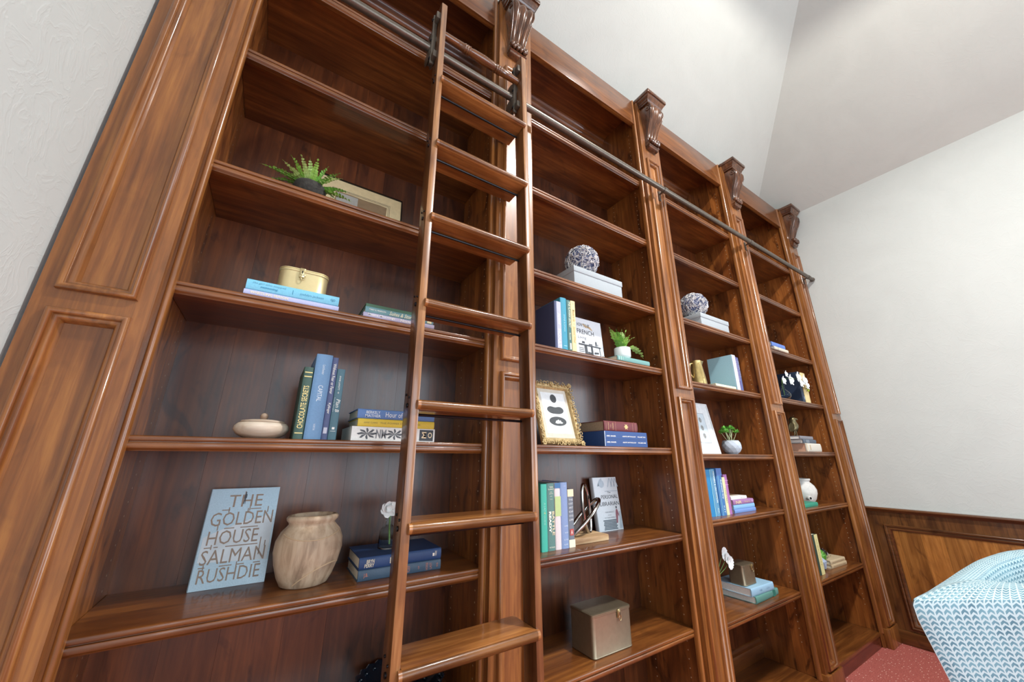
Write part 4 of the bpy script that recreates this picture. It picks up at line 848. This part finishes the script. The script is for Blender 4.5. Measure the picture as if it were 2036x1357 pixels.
# ring sculpture on a wooden block
z = SH[1][1]
t = thing('ring_sculpture', 'two interlocked chrome rings on a pale wooden block before the face out book', 'sculpture', (1.035, .115, z))
Mb = T(.952, .070, z) @ RZ(0)
box('wood_block', wood('pale_block', 'x', '#b08a5c', '#cdab7e', '#dcc199', rough=.6, coat=0, knots=.1, vary=.03), t, 0, .166, 0, .100, 0, .021, bevel=.004, M=Mb)
CHR = paint('polished_nickel', '#b9b6b0', .12, 1.0, .08)
def ring(c, u, v, a, b, r, name):
    c, u, v = Vector(c), Vector(u).normalized(), Vector(v).normalized(); v = (v-u*u.dot(v)).normalized(); bm = BM()
    add_tube(bm, [c+u*a*math.cos(k*2*math.pi/40)+v*b*math.sin(k*2*math.pi/40) for k in range(40)], r, 10, True); fin(bm, name, CHR, t, sharp=80)
ring((1.060, .122, z+.106), (-.14, -.02, 1), (.95, .42, .10), .086, .030, .0066, 'upright_ring')
ring((1.038, .116, z+.076), (.80, .0, .62), (.30, 1, -.12), .098, .046, .0070, 'slanted_ring')

# bay three: pitcher, white frame, faceted planter, flowers
z = SH[2][3]; c = (1.842, .060, z)
t = thing('pitcher', 'hammered gold pitcher with pointed spout beside the thin cream book', 'pitcher', c)
HG = paint('hammered_gold', '#c2ab70', .30, .75, .12, .9, 45)
bm = BM(); rings = []
for r, h in ((.036, .0004), (.0405, .003), (.0395, .02), (.036, .05), (.031, .085), (.027, .112), (.0265, .128), (.0272, .132), (.0245, .131), (.024, .11), (.03, .06), (.006, .01)):
    rg_ = []
    for k in range(32):
        a = 2*math.pi*k/32; sp = max(0, math.cos(a+.25))**10*.020*max(0, (h-.10)/.03) if h > .10 else 0
        rg_.append((c[0]+(r+sp)*math.cos(a), c[1]+(r+sp)*math.sin(a), z+h+(sp*.15)))
    rings.append(rg_)
add_loft(bm, rings); fin(bm, 'body', HG, t, sharp=60)
bm = BM(); add_tube(bm, [(c[0]-.026, c[1]+.004, z+.118), (c[0]-.046, c[1]+.006, z+.112), (c[0]-.056, c[1]+.007, z+.085), (c[0]-.052, c[1]+.007, z+.055), (c[0]-.036, c[1]+.005, z+.040)], .0042, 8); fin(bm, 'handle', HG, t, sharp=80)
z = SH[2][2]
t = thing('mounted_print', 'white mounted print of three small ovals leaning beside the faceted planter', 'picture', (1.92, .12, z))
Mf = T(1.815, .098, z+.0006) @ RX(-9); W_, H_ = .207, .268
WF = paint('white_frame_paint', '#e9ebea', .45)
bm = BM(); add_frame(bm, 0, W_, 0, H_, [(0, .016), (0, 0), (.006, 0), (.006, .004)]); fin(bm, 'frame', WF, t, M=Mf)
box('mat_board', paint('white_mat', '#e4e8e8', .8), t, .005, W_-.005, .004, .014, .005, H_-.005, M=Mf)
bm = BM(); add_frame(bm, .055, W_-.055, .055, H_-.055, [(0, .0038), (.0012, .0036), (.002, .0039)]); flat(bm, 'mat_line', paint('print_greyb', '#8d9299', .5), t, Mf)
bm = BM(); add_poly(bm, [(.058, .058), (W_-.058, .058), (W_-.058, H_-.058), (.058, H_-.058)], (0, .0037, 0), (1, 0, 0), (0, 0, 1)); flat(bm, 'print_sheet', paint('print_silver', '#ccd8de', .6), t, Mf)
bm = BM()
for k in range(3): add_poly(bm, [(.106+.012*math.cos(a*math.pi/8), .092+.042*k+.014*math.sin(a*math.pi/8)) for a in range(16)], (0, .0034, 0), (1, 0, 0), (0, 0, 1))
flat(bm, 'print_oval', paint('print_stone', '#a9aaa6', .7, 0, .3, 0, 200), t, Mf)
c = (2.118, .090, z)
t = thing('faceted_planter', 'pale blue grey faceted planter of green succulent stems beside the white print', 'plant', c)
bm = BM(); rings = []
for i, (r, h) in enumerate(((.022, .0004), (.038, .012), (.047, .030), (.0485, .045), (.044, .060), (.038, .071))):
    rings.append([(c[0]+r*math.cos(2*math.pi*(k+.5*(i % 2))/11), c[1]+r*math.sin(2*math.pi*(k+.5*(i % 2))/11), z+h) for k in range(11)])
rs = [[bm.verts.new(p) for p in r] for r in rings]
for i, (a, b) in enumerate(zip(rs, rs[1:])):
    for k in range(11):
        j = (k+1) % 11
        if i % 2 == 0: bm.faces.new((a[k], a[j], b[k])); bm.faces.new((a[j], b[j], b[k]))
        else: bm.faces.new((a[k], a[j], b[j])); bm.faces.new((a[k], b[j], b[k]))
bm.faces.new(rs[0][::-1]); bm.faces.new(rs[-1])
fin(bm, 'planter', paint('pale_concrete', '#b9c2cc', .75, 0, .04), t, sharp=5)
SUC = paint('succulent', '#74bd4a', .5, 0, .15)
rn = random.Random(2)
for k in range(9):
    a = 2*math.pi*k/9; rr = .040 if k % 2 else .026; hh = .058 if k % 2 else .078
    if k == 8: rr, hh = .004, .086
    tip = Vector((c[0]+rr*1.35*math.cos(a), c[1]+rr*.8*math.sin(a), z+.062+hh*.85))
    bm = BM(); add_tube(bm, [(c[0]+.010*math.cos(a), c[1]+.010*math.sin(a), z+.066), (c[0]+rr*.8*math.cos(a), c[1]+rr*.6*math.sin(a), z+.066+hh*.4), tip], .0015, 5); st = fin(bm, 'stem', paint('pale_stem', '#c8d0a0', .6), t)
    bm = BM()
    for q in range(16):
        d = Vector((rn.gauss(0, 1), rn.gauss(0, 1), rn.uniform(-.2, 1))).normalized(); petal(bm, tip, d, (0, 0, 1), .021, .0065)
    fin(bm, 'rosette', SUC, st, sharp=80)
z = SH[2][0]; c = (1.845, .135, z)
t = thing('flower_vase', 'white daisies in a small vase half hidden by the pilaster beside the small gold box', 'vase', c)
bottle(t, c, [(.02, .0003), (.024, .004), (.024, .06), (.012, .075), (.011, .09), (.009, .09), (.02, .055), (.02, .006)])
for dx, dy, dz, r in ((.058, -.030, .205, .030), (.088, -.036, .165, .030), (.072, -.036, .185, .024)):
    bm = BM(); add_tube(bm, [(c[0], c[1], z+.02), (c[0]+dx*.3, c[1]+dy*.3, z+.11), (c[0]+dx*.75, c[1]+dy*.8, z+dz*.86), (c[0]+dx, c[1]+dy, z+dz)], .0016, 5); st = fin(bm, 'stem', STM, t)
    bm = BM()
    for k in range(12):
        a = 2*math.pi*k/12; petal(bm, (c[0]+dx, c[1]+dy, z+dz), (.8*math.cos(a)+.1, -.45, .9*math.sin(a)), (-.3, -1, .1), r, r*.26, -.15)
    fin(bm, 'blossom', FLW, st, sharp=80)

# bay four: orchid vase, bird, white pot, crystal, shell
z = SH[3][3]; c = (2.778, .037, z)
t = thing('orchid_vase', 'round clear bud vase with a spray of white orchids before the navy book', 'vase', c)
bottle(t, c, [(.012, .0003), (.024, .004), (.033, .018), (.035, .032), (.031, .048), (.020, .060), (.010, .068), (.008, .075), (.008, .092), (.010, .096), (.008, .096), (.0062, .074), (.018, .058), (.029, .046), (.033, .032), (.03, .018), (.01, .006)])
sp = [(c[0], c[1], z+.03), (c[0]-.004, c[1], z+.10), (c[0]+.006, c[1], z+.135), (c[0]+.07, c[1]-.020, z+.148), (c[0]+.16, c[1]-.030, z+.152), (c[0]+.265, c[1]-.032, z+.130)]
bm = BM(); add_tube(bm, sp, .0017, 6); fin(bm, 'stem', STM, t)
for dx, dz, r in ((-.030, .122, .030), (.030, .172, .024), (.075, .136, .040), (.140, .158, .040), (.170, .124, .034), (.230, .146, .042), (.262, .116, .032)):
    bm = BM(); q = Vector((c[0]+dx, c[1]-.040 if dx > .1 else c[1]-.018, z+dz))
    for k, (a, wd) in enumerate(((90, .30), (170, .52), (10, .52), (235, .30), (305, .30))):
        petal(bm, q, (math.cos(R_(a)), -.15, math.sin(R_(a))), (0, -1, .1), r, r*wd, .12)
    petal(bm, q+Vector((0, -.004, 0)), (0, -.8, -.6), (0, -1, 1), r*.4, r*.2)
    fin(bm, 'blossom', FLW, t, sharp=80)
bm = BM()
for dx, dz in ((.285, .098), (.296, .085)): add_ball(bm, (c[0]+dx, c[1]-.034, z+dz), .0075, seg=8, rings=6)
fin(bm, 'bud', paint('orchid_bud', '#b6cc3c', .5), t, sharp=80)
z = SH[3][2]+.0748+.0203; c = (2.872, .062, z)
BRS = paint('aged_brass', '#7d7252', .35, .7, .25, .5, 60)
t = thing('bird_figurine', 'brass bird figurine standing on the stack of grey books', 'figurine', c)
bm = BM(); rings = []
for i, (x, zz, r) in enumerate(((-.030, .030, .003), (-.024, .034, .014), (-.012, .044, .023), (0, .056, .0275), (.006, .070, .027), (.006, .084, .022), (.004, .094, .0185), (.005, .104, .0195), (.008, .114, .0175), (.010, .122, .010), (.011, .126, .002))):
    rings.append([(c[0]+x*.6+r*.92*math.cos(2*math.pi*k/18), c[1]+r*math.sin(2*math.pi*k/18), z+zz) for k in range(18)])
add_loft(bm, rings); fin(bm, 'body', BRS, t, sharp=80)
bm = BM(); add_tube(bm, [(c[0]+.010, c[1]-.014, z+.110), (c[0]+.013, c[1]-.022, z+.107), (c[0]+.014, c[1]-.026, z+.100)], [.006, .0045, .001], 8); fin(bm, 'beak', BRS, t, sharp=80)
bm = BM()
for s in (-1, 1): petal(bm, (c[0]+s*.024, c[1]-.004, z+.082), (s*.22, .15, -1), (s, -.2, 0), .055, .016, -.05)
petal(bm, (c[0]-.014, c[1]+.014, z+.045), (-.4, .8, -.5), (0, .3, 1), .045, .011); fin(bm, 'wing', BRS, t, sharp=80)
bm = BM()
for s in (-1, 1):
    add_tube(bm, [(c[0]+s*.010, c[1], z+.040), (c[0]+s*.014, c[1]-.004, z+.020), (c[0]+s*.015, c[1], z+.003)], [.0055, .0035, .003], 8)
    for q in (-.5, 0, .5): add_tube(bm, [(c[0]+s*.015, c[1]+.004, z+.0025), (c[0]+s*.015+q*.014, c[1]-.016, z+.002)], .0022, 6)
fin(bm, 'leg', BRS, t, sharp=80)
z = SH[3][1]; c = (2.968, .128, z)
t = thing('white_pot', 'crackled white ceramic pot with rolled rim behind the emerald book', 'pot', c)
WC2 = paint('crackled_white', '#dcd9d2', .5, 0, .10, .5, 40)
bm = BM(); add_lathe(bm, [(.040, .0004), (.050, .004), (.066, .030), (.076, .062), (.077, .085), (.068, .108), (.054, .124), (.048, .130), (.049, .136), (.054, .141), (.054, .149), (.050, .151), (.044, .149), (.043, .13), (.06, .09), (.02, .01)], c, 40); fin(bm, 'body', WC2, t, sharp=70)
bm = BM(); add_tube(bm, [(c[0]-.050, c[1]-.040, z+.036), (c[0]-.062, c[1]-.060, z+.038)], .012, 14); sp_ = fin(bm, 'spout', WC2, t, bevel=.002)
bm = BM(); add_tube(bm, [(c[0]-.0625, c[1]-.0605, z+.038), (c[0]-.063, c[1]-.0615, z+.038)], .0075, 12); fin(bm, 'spout_hole', STEELROD, sp_)
t = thing('blue_bottle', 'slim blue patterned bottle behind the white pot and pilaster', 'bottle', (2.868, .205, z))
bm = BM(); add_lathe(bm, [(.026, .0004), (.030, .01), (.032, .09), (.026, .13), (.016, .17), (.014, .205), (.017, .212), (.014, .214), (.01, .16)], (2.868, .205, z), 24); fin(bm, 'body', paint('blue_speckle', '#5f93c4', .3, 0, .35, 0, 90), t, sharp=60)
z = SH[3][0]; c = (2.868, .085, z)
bm = BM(); bmesh.ops.create_icosphere(bm, subdivisions=1, radius=.042, matrix=T(c[0], c[1], z+.0385) @ RX(14) @ RZ(20))
tag(fin(bm, 'crystal', paint('ice_crystal', '#aebfd6', .35, 0, .03), org=c, sharp=5), 'faceted pale blue crystal ornament beside the yellow spined book', 'ornament')
c = (3.002, .125, z+.0427)
t = thing('speckled_shell', 'dark speckled shell ornament lying on the tan pair of books', 'ornament', c)
bm = BM(); add_lathe(bm, [(.010, .004), (.040, .006), (.052, .016), (.050, .030), (.036, .044), (.016, .052), (.003, .054)], c, 28, sx=1.15, sy=.8); fin(bm, 'shell', paint('black_shell', '#25252a', .25, 0, .1), t, sharp=60)
bm = BM()
for k in range(34):
    a = rn.uniform(3.4, 6.2); h = rn.uniform(.012, .046); r = (.052 if h < .03 else .052-.03*(h-.03)/.02)
    add_ball(bm, (c[0]+r*1.14*math.cos(a), c[1]+r*.80*math.sin(a), c[2]+h), .0024, seg=6, rings=4)
fin(bm, 'speckles', paint('shell_speckle', '#c9c9d2', .5), t, sharp=80)
bm = BM()
for k in range(3): add_tube(bm, [(c[0]-.05+.05*k+.016*math.cos(q*math.pi/6), c[1]-.045+.004*k, c[2]+.004+.012*abs(math.sin(q*math.pi/6))) for q in range(8)], .0018, 6)
fin(bm, 'cord_loop', paint('natural_cord', '#b9ac88', .8), t, sharp=80)
c = (2.922, .088, z+.0427)
bm = BM(); add_ball(bm, (c[0], c[1], c[2]+.026), .026, seg=10, rings=8)
for k in range(160):
    d = Vector((rn.gauss(0, 1), rn.gauss(0, 1), rn.gauss(.2, 1))).normalized(); petal(bm, Vector((c[0], c[1], c[2]+.026))+d*.022, d, (0, 0, 1), .012, .0022, .4)
o = fin(bm, 'moss_ball', SUC, org=c, sharp=80); tag(o, 'bright green moss ball tucked between the yellow spined book and the shell', 'plant')

# ------------------------------------------------------------------ armchair in the corner (only its arm and back corner are in view)
ch = thing('armchair', 'pale aqua zigzag upholstered armchair in the corner by the wainscot', 'armchair', (2.25, -.85, Z0))
OUT = [Vector(p) for p in ((1.748, -.563, -.42), (1.86, -.645, -.418), (1.97, -.722, -.415), (2.10, -.84, -.41), (2.22, -1.00, -.40), (2.42, -1.16, -.39), (2.72, -1.18, -.37), (2.92, -1.04, -.36), (2.95, -.86, -.36), (2.72, -.70, -.365), (2.45, -.635, -.375), (2.25, -.605, -.39), (2.05, -.585, -.405), (1.88, -.570, -.415))]
INN = [Vector(p) for p in ((2.12, -.655, -.395), (2.13, -.68, -.395), (2.15, -.715, -.395), (2.20, -.80, -.39), (2.30, -.93, -.385), (2.45, -1.04, -.375), (2.66, -1.06, -.35), (2.80, -.97, -.36), (2.80, -.85, -.36), (2.64, -.745, -.365), (2.44, -.690, -.375), (2.30, -.668, -.385), (2.20, -.66, -.392), (2.14, -.655, -.397))]
cen = Vector((2.33, -.84, 0))
def ringz(base, k, dz=None, zabs=None):
    out = []
    for p in base:
        q = Vector((cen.x+(p.x-cen.x)*k, cen.y+(p.y-cen.y)*k, p.z if zabs is None else zabs))
        if dz: q.z += dz
        out.append(q)
    return out
def uvloft(bm, rings, uvf):
    uv = bm.loops.layers.uv.verify(); rs = [[bm.verts.new(p) for p in r] for r in rings]; n = len(rings[0])
    per = [0]
    for i in range(n): per.append(per[-1]+(rings[0][(i+1) % n]-rings[0][i]).length)
    hv = [0]
    for a, b in zip(rings, rings[1:]): hv.append(hv[-1]+sum((p-q).length for p, q in zip(a, b))/n)
    for j, (a, b) in enumerate(zip(rs, rs[1:])):
        for i in range(n):
            f = bm.faces.new((a[i], a[(i+1) % n], b[(i+1) % n], b[i]))
            for lp, (u, v) in zip(f.loops, ((per[i], hv[j]), (per[i+1], hv[j]), (per[i+1], hv[j+1]), (per[i], hv[j+1]))): lp[uv].uv = (u, -v)
    return rs
def dense(r, m=4):
    n = len(r); out = []
    for i in range(n):
        p0, p1, p2, p3 = r[i-1], r[i], r[(i+1) % n], r[(i+2) % n]
        for k in range(m):
            t_ = k/m; out.append(.5*((2*p1)+(p2-p0)*t_+(2*p0-5*p1+4*p2-p3)*t_*t_+(3*p1-p0-3*p2+p3)*t_**3))
    return out
O_, I_ = dense(OUT), dense(INN)
bm = BM(); uvloft(bm, [ringz(O_, .985, 0), ringz(O_, 1.0, -.012), ringz(O_, .995, -.05), ringz(O_, .90, None, -.66), ringz(O_, .80, None, -.96)], None); fin(bm, 'outer_back', ZIG, ch, sharp=80)
bm = BM(); uvloft(bm, [ringz(O_, .985, 0), [a.lerp(b, .5)+Vector((0, 0, .008)) for a, b in zip(ringz(O_, .985), I_)], I_], None); fin(bm, 'top_roll', ZIG, ch, sharp=80)
bm = BM(); uvloft(bm, [I_, ringz(I_, .97, -.03), ringz(I_, .92, None, -.70)], None); fin(bm, 'inner_back', ZIG, ch, sharp=80)
bm = BM(); rs = uvloft(bm, [ringz(I_, .93, None, -.72), ringz(I_, .93, None, -.66), ringz(I_, .85, None, -.645)], None); bm.faces.new(rs[-1]); fin(bm, 'seat_cushion', ZIG, ch, sharp=60)
for px_, py_ in ((2.05, -.72), (2.25, -.98), (2.65, -1.02), (2.68, -.76)):
    bm = BM(); add_loft(bm, [[(px_+r*a, py_+r*b, zz) for a, b in ((-1, -1), (1, -1), (1, 1), (-1, 1))] for zz, r in ((Z0, .014), (-.955, .022))]); fin(bm, 'leg', WZ, ch)
